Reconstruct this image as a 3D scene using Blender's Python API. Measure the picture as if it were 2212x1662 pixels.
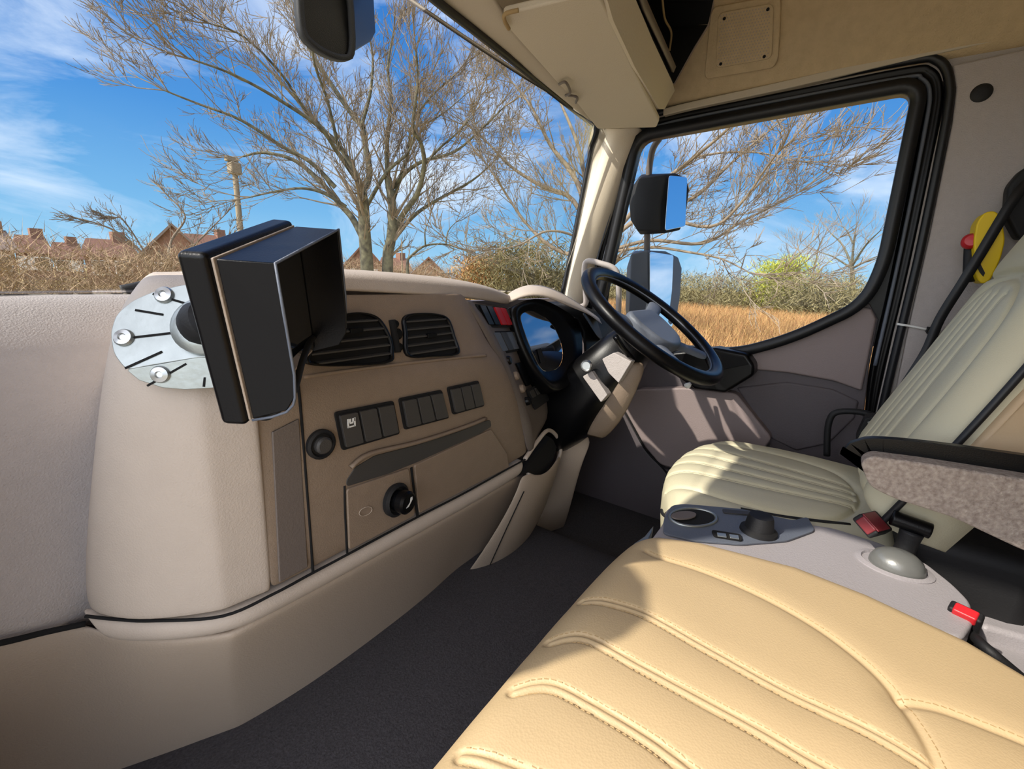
import bpy, math, random
import numpy as np
from mathutils import Vector, Matrix
random.seed(7); rng = np.random.default_rng(7)
PI = math.pi
for o in list(bpy.data.objects): bpy.data.objects.remove(o)
scn = bpy.context.scene
COL = scn.collection
# ------------------------------------------------------------------ camera
# world: X to the driver's side, Y forward, Z up, cab floor at z = 0, metres
FPX, CX, CY = 975.0, 1106.0, 831.0
dn = np.array([931-CX, 4880-CY, FPX]); dn /= np.linalg.norm(dn)
dy = np.array([-300-CX, 570-CY, FPX]); dy -= dn*dy.dot(dn); dy /= np.linalg.norm(dy)
RW = np.array([np.cross(dy, -dn), dy, -dn])          # camera (right, down, forward) -> world
CAM = np.array([-0.85, 0.0, 0.95])
cd = bpy.data.cameras.new('camera'); cam = bpy.data.objects.new('camera', cd); COL.objects.link(cam)
cd.sensor_width = 36; cd.lens = FPX/2212*36; cd.clip_start = .01; cd.clip_end = 500
rx, ry, rz = RW[:, 0], -RW[:, 1], -RW[:, 2]
cam.matrix_world = Matrix(((rx[0], ry[0], rz[0], CAM[0]), (rx[1], ry[1], rz[1], CAM[1]), (rx[2], ry[2], rz[2], CAM[2]), (0, 0, 0, 1)))
scn.camera = cam
scn.view_settings.view_transform = 'Standard'; scn.view_settings.look = 'None'
scn.view_settings.gamma = 1; scn.view_settings.use_curve_mapping = False
scn.view_settings.exposure = 0.5

# ------------------------------------------------------------------ sky and sun
def lin(c):
    if isinstance(c, str): c = [int(c[i:i+2], 16)/255 for i in (0, 2, 4)]
    return tuple((x/12.92 if x <= .04045 else ((x+.055)/1.055)**2.4) for x in c) + (1,)
w = bpy.data.worlds.new('sky'); scn.world = w; w.use_nodes = True
nt = w.node_tree; N = nt.nodes; L = nt.links; N.clear()
def nd(t, **k):
    n = N.new(t)
    for a, v in k.items(): setattr(n, a, v)
    return n
tc = nd('ShaderNodeTexCoord'); sep = nd('ShaderNodeSeparateXYZ'); L.new(tc.outputs['Generated'], sep.inputs[0])
ramp = nd('ShaderNodeValToRGB'); L.new(sep.outputs['Z'], ramp.inputs[0])
els = ramp.color_ramp.elements
els[0].position = 0.0; els[0].color = lin('8fbcd8'); els[1].position = 1; els[1].color = lin('22509a')
for p, c in ((.10, '69a2cf'), (.25, '4684c4'), (.45, '306cb4')):
    e = els.new(p); e.color = lin(c)
mp = nd('ShaderNodeMapping'); mp.inputs['Rotation'].default_value = (.25, .32, .6); mp.inputs['Scale'].default_value = (1.3, 3.4, 6.5)
L.new(tc.outputs['Generated'], mp.inputs[0])
n1 = nd('ShaderNodeTexNoise'); n1.inputs['Scale'].default_value = 1.15; n1.inputs['Detail'].default_value = 9; n1.inputs['Roughness'].default_value = .62; n1.inputs['Distortion'].default_value = .8
L.new(mp.outputs[0], n1.inputs['Vector'])
def patch(prev, d, lo, hi, amt):
    v = nd('ShaderNodeVectorMath', operation='DOT_PRODUCT'); L.new(tc.outputs['Generated'], v.inputs[0]); v.inputs[1].default_value = d
    m = nd('ShaderNodeMapRange'); m.interpolation_type = 'SMOOTHSTEP'; L.new(v.outputs['Value'], m.inputs[0]); m.inputs[1].default_value = lo; m.inputs[2].default_value = hi; m.inputs[3].default_value = 0; m.inputs[4].default_value = amt
    a = nd('ShaderNodeMath', operation='ADD'); L.new(prev, a.inputs[0]); L.new(m.outputs[0], a.inputs[1]); return a.outputs[0]
def ddir(u, v):
    q = RW @ np.array([u-CX, v-CY, FPX]); return tuple(q/np.linalg.norm(q))
cl_ = n1.outputs[0]
for (u_, v_, lo_, hi_, am_) in ((820, 190, .93, .995, .13), (1650, 380, .95, .997, .16), (60, 100, .97, .999, .05), (300, 440, .985, .999, .03), (450, 300, .97, .997, -.12), (980, 40, .985, .999, -.10), (1880, 250, .975, .998, -.16)):
    cl_ = patch(cl_, ddir(u_, v_), lo_, hi_, am_)
r2 = nd('ShaderNodeValToRGB'); L.new(cl_, r2.inputs[0])
r2.color_ramp.elements[0].position = .50; r2.color_ramp.elements[1].position = .80
r2.color_ramp.elements[0].color = (0, 0, 0, 1); r2.color_ramp.elements[1].color = (1, 1, 1, 1)
mulc = nd('ShaderNodeMath', operation='MULTIPLY'); L.new(r2.outputs[0], mulc.inputs[0]); mulc.inputs[1].default_value = .85
mx = nd('ShaderNodeMixRGB'); L.new(mulc.outputs[0], mx.inputs[0]); L.new(ramp.outputs[0], mx.inputs[1]); mx.inputs[2].default_value = (.66, .74, .86, 1)
# fill glow added to the unseen near-side sky to brighten the cab interior
SUN = Vector((-1.04, .57, 1.0)).normalized()
dp = nd('ShaderNodeVectorMath', operation='DOT_PRODUCT'); L.new(tc.outputs['Generated'], dp.inputs[0]); dp.inputs[1].default_value = (-.85, .0, .5)
gl = nd('ShaderNodeMapRange'); L.new(dp.outputs['Value'], gl.inputs[0]); gl.inputs[1].default_value = .1; gl.inputs[2].default_value = .95; gl.inputs[3].default_value = 0; gl.inputs[4].default_value = 1
fill_add = nd('ShaderNodeMixRGB'); fill_add.blend_type = 'ADD'; fill_add.inputs[0].default_value = 1
glc = nd('ShaderNodeMixRGB'); glc.blend_type = 'MULTIPLY'; glc.inputs[0].default_value = 1; L.new(gl.outputs[0], glc.inputs[1]); glc.inputs[2].default_value = (2.0, 1.95, 1.9, 1)
L.new(mx.outputs[0], fill_add.inputs[1]); L.new(glc.outputs[0], fill_add.inputs[2])
bg = nd('ShaderNodeBackground'); L.new(fill_add.outputs[0], bg.inputs[0]); bg.inputs[1].default_value = 1.0
wo = nd('ShaderNodeOutputWorld'); L.new(bg.outputs[0], wo.inputs[0])
sl = bpy.data.lights.new('sun', 'SUN'); sl.energy = 3.9; sl.angle = math.radians(.7); sl.color = (1, .93, .82)
so = bpy.data.objects.new('sun', sl); COL.objects.link(so); so.location = (-6, 3, 8)
so.rotation_euler = SUN.to_track_quat('Z', 'Y').to_euler()

# ------------------------------------------------------------------ measuring helpers: pixel -> point on a world plane
def ray(u, v):
    d = RW @ np.array([u-CX, v-CY, FPX]); return d/np.linalg.norm(d)
def hit(u, v, p, n):
    d = ray(u, v); p = np.array(p, float); n = np.array(n, float)
    return Vector(CAM + d*((p-CAM).dot(n)/d.dot(n)))
def X(u, v, x): return hit(u, v, (x, 0, 0), (1, 0, 0))
def Y(u, v, y): return hit(u, v, (0, y, 0), (0, 1, 0))
def Z(u, v, z): return hit(u, v, (0, 0, z), (0, 0, 1))
def far(u, v, D):
    d = ray(u, v); h = math.hypot(d[0], d[1]); return Vector(CAM + d*(D/h))

# ------------------------------------------------------------------ materials
def material(name, col, rough=.6, bump=0, scale=200, metal=0, spec=.5, vary=0, vscale=3, kind='noise', coat=0, col2=None):
    m = bpy.data.materials.new(name); m.use_nodes = True
    n = m.node_tree.nodes; l = m.node_tree.links; b = n['Principled BSDF']
    c = lin(col); b.inputs['Base Color'].default_value = c; b.inputs['Roughness'].default_value = rough
    b.inputs['Metallic'].default_value = metal; b.inputs['Specular IOR Level'].default_value = spec
    b.inputs['Coat Weight'].default_value = coat
    t = n.new('ShaderNodeTexCoord')
    if vary:
        nz = n.new('ShaderNodeTexNoise'); nz.inputs['Scale'].default_value = vscale; nz.inputs['Detail'].default_value = 6
        l.new(t.outputs['Object'], nz.inputs['Vector'])
        mr = n.new('ShaderNodeMapRange'); mr.inputs[1].default_value = .3; mr.inputs[2].default_value = .7
        l.new(nz.outputs[0], mr.inputs[0])
        mi = n.new('ShaderNodeMixRGB'); l.new(mr.outputs[0], mi.inputs[0])
        c2 = lin(col2) if col2 else tuple(x*(1-vary) for x in c[:3])+(1,)
        mi.inputs[1].default_value = c; mi.inputs[2].default_value = c2
        l.new(mi.outputs[0], b.inputs['Base Color'])
    if bump:
        if kind == 'voronoi':
            z = n.new('ShaderNodeTexVoronoi'); z.inputs['Scale'].default_value = scale; o = z.outputs['Distance']
        else:
            z = n.new('ShaderNodeTexNoise'); z.inputs['Scale'].default_value = scale; z.inputs['Detail'].default_value = 3; o = z.outputs[0]
        l.new(t.outputs['Object'], z.inputs['Vector'])
        bp = n.new('ShaderNodeBump'); bp.inputs['Strength'].default_value = bump; bp.inputs['Distance'].default_value = .002
        l.new(o, bp.inputs['Height']); l.new(bp.outputs[0], b.inputs['Normal'])
    return m
M = dict(
 beige=material('beige_plastic', 'c0b2a4', .62, .35, 420, vary=.05, vscale=30),
 pillar=material('pale_pillar_trim', 'ddd0ba', .65, .3, 300),
 beige_up=material('upper_trim_beige', 'c6baa4', .7, .3, 300),
 grey=material('warm_grey_plastic', 'b2aaa6', .6, .6, 380, vary=.06, vscale=60),
 grey_low=material('lower_grey_plastic', 'a8a19c', .6, .5, 320),
 lower=material('lower_brown_plastic', 'b0a08f', .6, .4, 320),
 panel=material('taupe_dash_panel', '8c7a68', .5, .4, 500, vary=.08, vscale=50),
 panel_dark=material('dark_taupe_trim', '6a6059', .5, .3, 400),
 taupe=material('taupe_door_plastic', '8a7c7a', .6, .4, 300),
 taupe_dark=material('dark_door_plastic', '585154', .65, .4, 300),
 black=material('satin_black_plastic', '08080a', .34, .12, 500, spec=.25),
 matt=material('matt_black_plastic', '121214', .65, .2, 300),
 rubber=material('black_rubber_seal', '141519', .45, .1, 200),
 switch=material('switch_grey', '3f3d3b', .5, .2, 500),
 gap=material('shadow_gap_black', '0b0a0a', .9),
 leather=material('cream_leather', 'bea67f', .52, .10, 420, kind='voronoi', vary=.05, vscale=9),
 leather2=material('pale_green_leather', 'ccc5a8', .5, .12, 420, kind='voronoi'),
 seatside=material('seat_side_leather', 'cbb08c', .55, .2, 200),
 thread=material('taupe_thread', '9c8258', .8),
 piping=material('black_piping', '1b1b1d', .5),
 carpet=material('grey_carpet', '4a474a', .95, 1.0, 260, vary=.45, vscale=220),
 fabric=material('speckled_fabric', 'b3a79c', .95, 1.0, 300, vary=.35, vscale=160, col2='8a7d74'),
 headliner=material('headliner_felt', 'cdb690', .95, .8, 220, vary=.12, vscale=40),
 metal=material('brushed_aluminium', 'aeb4b2', .42, .15, 150, metal=.85, vary=.15, vscale=40),
 chrome=material('polished_screw_steel', 'c4c6c6', .34, metal=1),
 mirror=material('mirror_glass', 'eef2f6', .02, metal=1),
 red=material('red_plastic', 'c4242c', .4),
 darkred=material('dark_red_plastic', '7c2a30', .45),
 yellow=material('yellow_vinyl', 'e8c400', .5, .2, 60),
 white=material('white_print', 'e8e8e4', .6),
 silver=material('silver_dome', '747572', .3, .1, 200, metal=.3),
 bluegrey=material('blue_grey_plastic', '5f6570', .5, .3, 300),
 console=material('console_grey_plastic', '9c9799', .5, .35, 350),
 body=material('cab_paint', 'd8d8d6', .3, coat=.5),
 brick=material('red_brick', '866250', .9, .6, 12, vary=.3, vscale=6),
 roof=material('red_roof_tiles', '74503f', .9, .8, 8, vary=.3, vscale=9, col2='5e4236'),
 roofgrey=material('brown_grey_roof_tiles', '7b6a60', .9, .8, 8, vary=.2, vscale=6),
 bark=material('grey_green_bark', '747058', .9, .8, 14, vary=.4, vscale=7, col2='3f3b33'),
 bark2=material('pale_brown_bark', '8a7b68', .9, .5, 14, vary=.3, vscale=5),
 twig=material('brown_twigs', 'a08466', .95),
 wood=material('weathered_pole_wood', '8a7c66', .9, .6, 20),
)
def blade_mat(name, cols, scale=.6):
    m = bpy.data.materials.new(name); m.use_nodes = True
    n = m.node_tree.nodes; l = m.node_tree.links; b = n['Principled BSDF']; b.inputs['Roughness'].default_value = .9
    t = n.new('ShaderNodeTexCoord'); nz = n.new('ShaderNodeTexNoise'); nz.inputs['Scale'].default_value = scale; nz.inputs['Detail'].default_value = 8; nz.inputs['Roughness'].default_value = .8
    l.new(t.outputs['Object'], nz.inputs['Vector'])
    r = n.new('ShaderNodeValToRGB'); l.new(nz.outputs[0], r.inputs[0]); e = r.color_ramp.elements
    e[0].position = .32; e[0].color = lin(cols[0]); e[1].position = .68; e[1].color = lin(cols[-1])
    for i, c in enumerate(cols[1:-1]):
        k = e.new(.32+.36*(i+1)/(len(cols)-1)); k.color = lin(c)
    l.new(r.outputs[0], b.inputs['Base Color']); return m
M['reeds'] = blade_mat('dry_reeds', ('5f4528', 'a87048', 'bc9c62', 'a0684c', 'c8ae74'), 5)
M['hedge'] = blade_mat('winter_hedge', ('5a4c38', '94805e', 'a08468', '6d5e46'), 4)
M['grass'] = blade_mat('rough_grass', ('8c8a4a', 'b09a58', '9a8848'), .5)
M['bush'] = blade_mat('olive_bush', ('5f5c40', '8f8460', '6b6238', '7d7450'), 4)
M['green'] = blade_mat('yellow_green_conifer', ('8a9a2e', 'a8a838', '6c7a28'), 2)
def glass_mat(name, tint, refl):
    m = bpy.data.materials.new(name); m.use_nodes = True
    n = m.node_tree.nodes; l = m.node_tree.links; n.clear()
    o = n.new('ShaderNodeOutputMaterial'); mi = n.new('ShaderNodeMixShader'); tr = n.new('ShaderNodeBsdfTransparent'); g = n.new('ShaderNodeBsdfGlossy')
    tr.inputs[0].default_value = tint; g.inputs['Roughness'].default_value = .01
    f = n.new('ShaderNodeLayerWeight'); f.inputs[0].default_value = refl
    l.new(f.outputs['Fresnel'], mi.inputs[0]); l.new(tr.outputs[0], mi.inputs[1]); l.new(g.outputs[0], mi.inputs[2]); l.new(mi.outputs[0], o.inputs[0])
    return m
M['glass'] = glass_mat('clear_glass', (.985, .99, .985, 1), .12)
M['lens'] = material('instrument_lens', '0c0f14', .04, spec=1.0, coat=1.0)
M['lens'].node_tree.nodes['Principled BSDF'].inputs['IOR'].default_value = 2.6

# ------------------------------------------------------------------ object helpers
def tag(o, label=None, cat=None, group=None, kind=None):
    if label: o['label'] = label
    if cat: o['category'] = cat
    if group: o['group'] = group
    if kind: o['kind'] = kind
    return o
def thing(name, label, cat, loc=(0, 0, 0), group=None, kind=None):
    o = bpy.data.objects.new(name, None); COL.objects.link(o); o.location = loc; o.empty_display_size = .05
    o['label'] = label
    if kind: o['kind'] = kind
    else: o['category'] = cat
    if group: o['group'] = group
    return o
def add(name, vs, fs, mat, parent=None, smooth=False, bevel=0, seg=2, subd=0, solid=0, soff=-1):
    me = bpy.data.meshes.new(name); me.from_pydata([tuple(v) for v in vs], [], fs); me.update()
    o = bpy.data.objects.new(name, me); COL.objects.link(o)
    me.materials.append(M[mat] if isinstance(mat, str) else mat)
    import bmesh
    bm = bmesh.new(); bm.from_mesh(me); bmesh.ops.recalc_face_normals(bm, faces=bm.faces); bm.to_mesh(me); bm.free()
    if smooth or bevel or subd: me.polygons.foreach_set('use_smooth', [True]*len(me.polygons))
    if solid:
        s = o.modifiers.new('solid', 'SOLIDIFY'); s.thickness = solid; s.offset = soff
    if bevel:
        b = o.modifiers.new('bevel', 'BEVEL'); b.width = bevel; b.segments = seg; b.limit_method = 'ANGLE'; b.angle_limit = math.radians(35)
        b.harden_normals = True
    if subd:
        s = o.modifiers.new('sub', 'SUBSURF'); s.levels = subd; s.render_levels = subd
    if parent:
        o.parent = parent; o.matrix_parent_inverse = Matrix.Translation(parent.location).inverted() if parent.type == 'EMPTY' else parent.matrix_world.inverted()
        if parent.type == 'EMPTY': o.matrix_parent_inverse = Matrix.Translation(-Vector(parent.location))
        else: o.matrix_parent_inverse = Matrix.Identity(4)
    return o
def prism(name, pts, ext, mat, parent=None, bevel=0, seg=2, smooth=False):
    n = len(pts); e = Vector(ext)
    vs = [Vector(p) for p in pts]+[Vector(p)+e for p in pts]
    fs = [tuple(range(n)), tuple(range(2*n-1, n-1, -1))]+[(i, (i+1) % n, n+(i+1) % n, n+i) for i in range(n)]
    return add(name, vs, fs, mat, parent, smooth, bevel, seg)
def box(name, lo, hi, mat, parent=None, bevel=0, seg=2, mtx=None):
    (a, b, c), (d, e, f) = lo, hi
    vs = [Vector(p) for p in ((a, b, c), (d, b, c), (d, e, c), (a, e, c), (a, b, f), (d, b, f), (d, e, f), (a, e, f))]
    if mtx: vs = [mtx @ v for v in vs]
    return add(name, vs, [(0, 3, 2, 1), (4, 5, 6, 7), (0, 1, 5, 4), (1, 2, 6, 5), (2, 3, 7, 6), (3, 0, 4, 7)], mat, parent, False, bevel, seg)
def grid(name, rows, mat, parent=None, subd=2, solid=0, soff=-1, closed=False, flat=False):
    h = len(rows); k = len(rows[0]); vs = [p for r in rows for p in r]; fs = []
    for i in range(h-1):
        for j in range(k if closed else k-1):
            j2 = (j+1) % k
            fs.append((i*k+j, i*k+j2, (i+1)*k+j2, (i+1)*k+j))
    return add(name, vs, fs, mat, parent, not flat, 0, 2, subd, solid, soff)
def catmull(P, n=6, closed=False):
    P = [Vector(p) for p in P]; out = []; m = len(P)
    R = range(m if closed else m-1)
    for i in R:
        if closed: a, b, c, d = P[(i-1) % m], P[i], P[(i+1) % m], P[(i+2) % m]
        else: a, b, c, d = P[max(i-1, 0)], P[i], P[i+1], P[min(i+2, m-1)]
        for j in range(n):
            t = j/n
            out.append(.5*((2*b)+(c-a)*t+(2*a-5*b+4*c-d)*t*t+(3*b-a-3*c+d)*t**3))
    if not closed: out.append(P[-1])
    return out
def sweep_geo(path, prof, closed=False, up=Vector((0, 0, 1)), scale=None):
    """prof: list of (side, up) offsets; returns verts, faces"""
    n = len(path); k = len(prof); vs = []; fs = []; prev = None
    for i, p in enumerate(path):
        if closed: t = path[(i+1) % n]-path[i-1]
        else: t = path[min(i+1, n-1)]-path[max(i-1, 0)]
        t = t.normalized()
        if up is None:
            if prev is None:
                r = Vector((0, 0, 1)) if abs(t.z) < .9 else Vector((1, 0, 0))
                s = t.cross(r).normalized()
            else: s = (prev - t*prev.dot(t)).normalized()
            prev = s; q = s.cross(t)
        else:
            s = t.cross(up).normalized(); q = s.cross(t)
        f = scale[i] if scale else 1
        for a, b in prof: vs.append(p+s*(a*f)+q*(b*f))
    for i in range(n if closed else n-1):
        for j in range(k):
            a, b = i*k+j, i*k+(j+1) % k; c, d = ((i+1) % n)*k+(j+1) % k, ((i+1) % n)*k+j
            fs.append((a, b, c, d))
    if not closed: fs += [tuple(range(k)), tuple(range(n*k-1, (n-1)*k-1, -1))]
    return vs, fs
def circ(r, k=10, r2=None): return [(r*math.cos(2*PI*i/k), (r2 or r)*math.sin(2*PI*i/k)) for i in range(k)]
def tube(name, pts, r, mat, parent=None, closed=False, k=10, sm=6, up=None, scale=None, r2=None):
    path = catmull(pts, sm, closed) if sm else [Vector(p) for p in pts]
    if scale and sm:
        m = len(pts); scale = [scale[min(int(i/sm), m-1)]*(1-(i % sm)/sm)+scale[min(int(i/sm)+1, m-1)]*((i % sm)/sm) for i in range(len(path))]
    vs, fs = sweep_geo(path, circ(r, k, r2), closed, up, scale)
    return add(name, vs, fs, mat, parent, True)
def strip(name, pts, prof, mat, parent=None, closed=False, up=Vector((1, 0, 0)), sm=6, bevel=0):
    path = catmull(pts, sm, closed) if sm else [Vector(p) for p in pts]
    vs, fs = sweep_geo(path, prof, closed, up)
    return add(name, vs, fs, mat, parent, True, bevel)
def frame_to(n, origin, upv=(0, 0, 1)):
    """matrix whose local z is n, local y roughly up"""
    z = Vector(n).normalized(); u = Vector(upv); x = u.cross(z)
    if x.length < 1e-4: x = Vector((1, 0, 0)).cross(z)
    x.normalize(); y = z.cross(x)
    m = Matrix((x, y, z)).transposed().to_4x4(); m.translation = Vector(origin); return m
def lathe(name, prof, mtx, mat, parent=None, k=28, sy=1.0):
    """prof: (radius, height) pairs turned about local z"""
    vs = []; fs = []; m = len(prof)
    for r, h in prof:
        for j in range(k):
            a = 2*PI*j/k; vs.append(mtx @ Vector((r*math.cos(a), r*sy*math.sin(a), h)))
    for i in range(m-1):
        for j in range(k): fs.append((i*k+j, i*k+(j+1) % k, (i+1)*k+(j+1) % k, (i+1)*k+j))
    fs += [tuple(range(k)), tuple(range((m-1)*k, m*k))]
    return add(name, vs, fs, mat, parent, False, .0004 if False else 0, 1, 0) if False else _sm(add(name, vs, fs, mat, parent, True))
def _sm(o):
    m = o.modifiers.new('edge', 'EDGE_SPLIT'); m.split_angle = math.radians(40); return o
def rounded(pts, r, n=5):
    """round the corners of a planar loop"""
    out = []; m = len(pts); P = [Vector(p) for p in pts]
    for i in range(m):
        rr = r[i] if isinstance(r, (list, tuple)) else r
        a, b, c = P[i-1], P[i], P[(i+1) % m]
        d1 = (a-b); d2 = (c-b); k = min(rr, d1.length*.49, d2.length*.49)
        p1 = b+d1.normalized()*k; p2 = b+d2.normalized()*k
        for j in range(n+1):
            t = j/n; out.append(p1*(1-t)**2+b*2*t*(1-t)+p2*t*t)
    return out

# ================================================================== THE CAB SHELL
XR = .95                      # driver's side door plane
G = -1.05                     # outside ground level
# floor with raised centre
rows = []
for y in (1.02, .80, .55, .3, 0, -.4, -.8):
    rows.append([Vector((-.98, y, .02)), Vector((-.6, y, .04)), Vector((-.25, y, .08)), Vector((.1, y, .10)), Vector((.36, y, .09)), Vector((.42, y, -.02)), Vector((.5, y, -.06)), Vector((1.0, y, -.06))])
fl = grid('floor', rows, 'carpet', None, 2, .05); tag(fl, kind='structure')
# front bulkhead under the dash
fb = prism('wall_front', [(-1.0, 1.03, -.12), (1.0, 1.03, -.12), (1.0, 1.03, .86), (-1.0, 1.03, .86)], (0, .04, 0), 'taupe_dark'); tag(fb, kind='structure')
wb = prism('wall_back', [(-1.0, -.78, -.12), (1.0, -.78, -.12), (1.0, -.78, 1.92), (-1.0, -.78, 1.92)], (0, -.04, 0), 'grey_low'); tag(wb, kind='structure')
# roof lining: side slopes and top
cprof = [(.960, 1.560), (.93, 1.575), (.922, 1.589), (.885, 1.653), (.85, 1.713), (.82, 1.765), (.79, 1.81), (.74, 1.845), (.66, 1.865), (.3, 1.88)]
rows = []
for y in (.70, .60, .40, .1, -.3, -.78):
    rows.append([Vector((-x, y, z)) for x, z in [(.960, 1.645), (.935, 1.65), (.905, 1.655)]+cprof[3:]]+[Vector((x, y, z)) for x, z in cprof[::-1]])
ce = grid('ceiling', rows, 'headliner', None, 1, .02, 1); tag(ce, kind='structure')

# window opening outline of the driver's door, measured on the plane x = .95
gl_px = [(1385, 312), (1430, 300), (1940, 207), (1962, 214), (1958, 250), (1895, 560), (1868, 625), (1815, 668), (1700, 720), (1600, 748), (1530, 752), (1400, 745), (1290, 730), (1284, 690), (1318, 560), (1345, 440), (1368, 335)]
gl_y = [X(u, v, XR) for u, v in gl_px]
win = rounded([X(u, v, XR) for u, v in ((1386, 306), (1970, 201), (1895, 566), (1856, 650), (1704, 722), (1592, 753), (1286, 738))], [.05, .035, .05, .06, .08, .06, .03], 6)
out_px = [(1350, 330), (1368, 282), (1440, 238), (1700, 186), (1960, 131), (2022, 128), (2050, 165), (2042, 260), (1990, 500), (1925, 790), (1870, 960)]
def wall_side(x0, name):
    s = 1 if x0 > 0 else -1
    # upper cant rail, B pillar and lower panels round the door opening
    pts = [(s*.95, .74, 1.50), (s*.95, .66, 1.585), (s*.95, -.80, 1.62), (s*.95, -.80, -.12), (s*.95, -.16, -.12), (s*.95, -.14, 1.50), (s*.95, -.10, 1.54), (s*.95, .62, 1.53)]
    return prism(name, pts, (s*.05, 0, 0), 'grey_low')
wr = wall_side(1, 'wall_right'); tag(wr, kind='structure')
# the near door stands open: only its opening's edges remain
wl = prism('wall_left', [(-.97, .66, 1.64), (-.97, .60, 1.74), (-.97, -.80, 1.76), (-.97, -.80, -.12), (-.97, -.42, -.12), (-.97, -.40, 1.64), (-.97, .50, 1.64)], (-.05, 0, 0), 'grey_low'); tag(wl, kind='structure')
pl = prism('wall_left', [(-.97, 1.06, -.12), (-.97, 1.06, .80), (-.97, .97, .92), (-.93, .82, 1.60), (-.93, .82, 1.72), (-.93, .58, 1.72), (-.94, .61, 1.58), (-.95, .67, 1.46), (-.97, .80, .95), (-.97, .74, .86), (-.97, .58, .78), (-.97, .58, .40), (-.97, .50, -.12)], (-.05, 0, 0), 'grey_low'); tag(pl, kind='structure')

# ---- ground and cab outside
g = box('ground', (-60, -60, G-.2), (140, 120, G), 'grass'); tag(g, kind='structure')
yard = box('pavement', (-9, -6, G), (3.2, 5.5, G+.01), material('pale_concrete', 'b0aba2', .9, .3, 20, vary=.1)); tag(yard, kind='structure')
cf = prism('wall_outer', [(1.0, 1.10, -.5), (-1.0, 1.10, -.5), (-1.0, 1.10, .84), (1.0, 1.10, .84)], (0, .03, 0), 'body'); tag(cf, kind='structure')
rf = box('roof_panel', (-1.0, -.84, 1.93), (1.0, .90, 1.97), 'body', None, .02); tag(rf, kind='structure')

# ================================================================== WINDSCREEN
def wscr(x, t):        # t 0 bottom .. 1 top
    y0 = 1.055 - .10*(x/.95)**2; y1 = .80+.02*(x/.9)**4 - .02
    yb, yt = y0, y1
    zb, zt = .885, 1.475+.035*(abs(x)/.9)**2
    return Vector((x, yb+(yt-yb)*t, zb+(zt-zb)*t))
rows = [[wscr(x, t) for x in np.linspace(-.90, .865, 13)] for t in np.linspace(0, 1, 5)]
ws = grid('window_1', rows, 'glass', None, 1, .005); tag(ws, kind='structure')
edge = [wscr(x, 1) for x in np.linspace(-.90, .82, 12)]
edge_r = [X(u, v, .872) for u, v in ((1284, 288), (1276, 330), (1262, 400), (1246, 480), (1230, 560), (1214, 635))]
sealpath = [Vector(p) for p in [Z(700, -200, 1.455), Z(940, 0, 1.455), Z(1020, 63, 1.458), Z(1100, 126, 1.46), Z(1180, 190, 1.468), Z(1240, 238, 1.476), X(1276, 268, .85), X(1287, 290, .868)]]+edge_r[1:]
tb = strip('window_seal', sealpath, [(-.006, -.006), (.006, -.006), (.006, .006), (-.006, .006)], 'rubber', ws, up=None, sm=4)

# header trim: beige strip between the glass and the visor, and the unit above
hd = [(700, -200), (940, 0), (1020, 63), (1100, 126), (1180, 190), (1240, 238), (1276, 266)]
hd2 = [(1000, -120), (1075, 5), (1110, 60), (1160, 120), (1215, 178), (1265, 222), (1300, 272)]
rows = [[Z(u, v, 1.462) for u, v in hd], [Z(a[0]*.5+b[0]*.5, a[1]*.5+b[1]*.5, 1.470) for a, b in zip(hd, hd2)], [Z(u, v, 1.478) for u, v in hd2]]
t1 = grid('trim_1', rows, 'beige_up', None, 1, .012, 1); tag(t1, kind='structure')
# fill the structure above the header so no light leaks
up = prism('wall_header', [Z(560, -330, 1.49), Z(940, -2, 1.49), Z(1240, 236, 1.50), Vector((.93, .86, 1.52)), Vector((.95, .72, 1.52)), Vector((-.95, .70, 1.52)), Vector((-.93, .80, 1.52))], (0, 0, .40), 'beige_up'); tag(up, kind='structure')

# ================================================================== OVERHEAD UNIT
ov = thing('overhead_shelf', 'beige overhead storage shelf with a dark open compartment above the windscreen', 'shelf', (.4, .6, 1.5))
vis = [(1098, 62), (1085, 32), (1280, -14), (1300, 0), (1322, 50), (1370, 152), (1424, 262), (1418, 276), (1290, 279), (1248, 226), (1200, 176)]
vs_ = [Z(u, v, 1.463) for u, v in vis]
sv = thing('sun_visor', 'flat beige sun visor folded up above the steering wheel', 'sun visor', (.5, .6, 1.46))
prism('visor_board', rounded(vs_, .012), (0, 0, .016), 'beige_up', sv, .005, 3)
tube('hinge_clip', [Z(1208, 182, 1.458), Z(1222, 178, 1.45), Z(1232, 200, 1.45), Z(1222, 206, 1.458)], .0035, 'panel_dark', sv)
tube('hinge_clip', [Z(1228, 206, 1.456), Z(1246, 210, 1.45), Z(1244, 222, 1.458)], .0035, 'panel_dark', sv)
tube('visor_pivot', [Z(1120, 22, 1.455), Z(1092, 30, 1.452), Z(1090, 44, 1.452), Z(1099, 62, 1.455)], .004, 'thread', sv)
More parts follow.
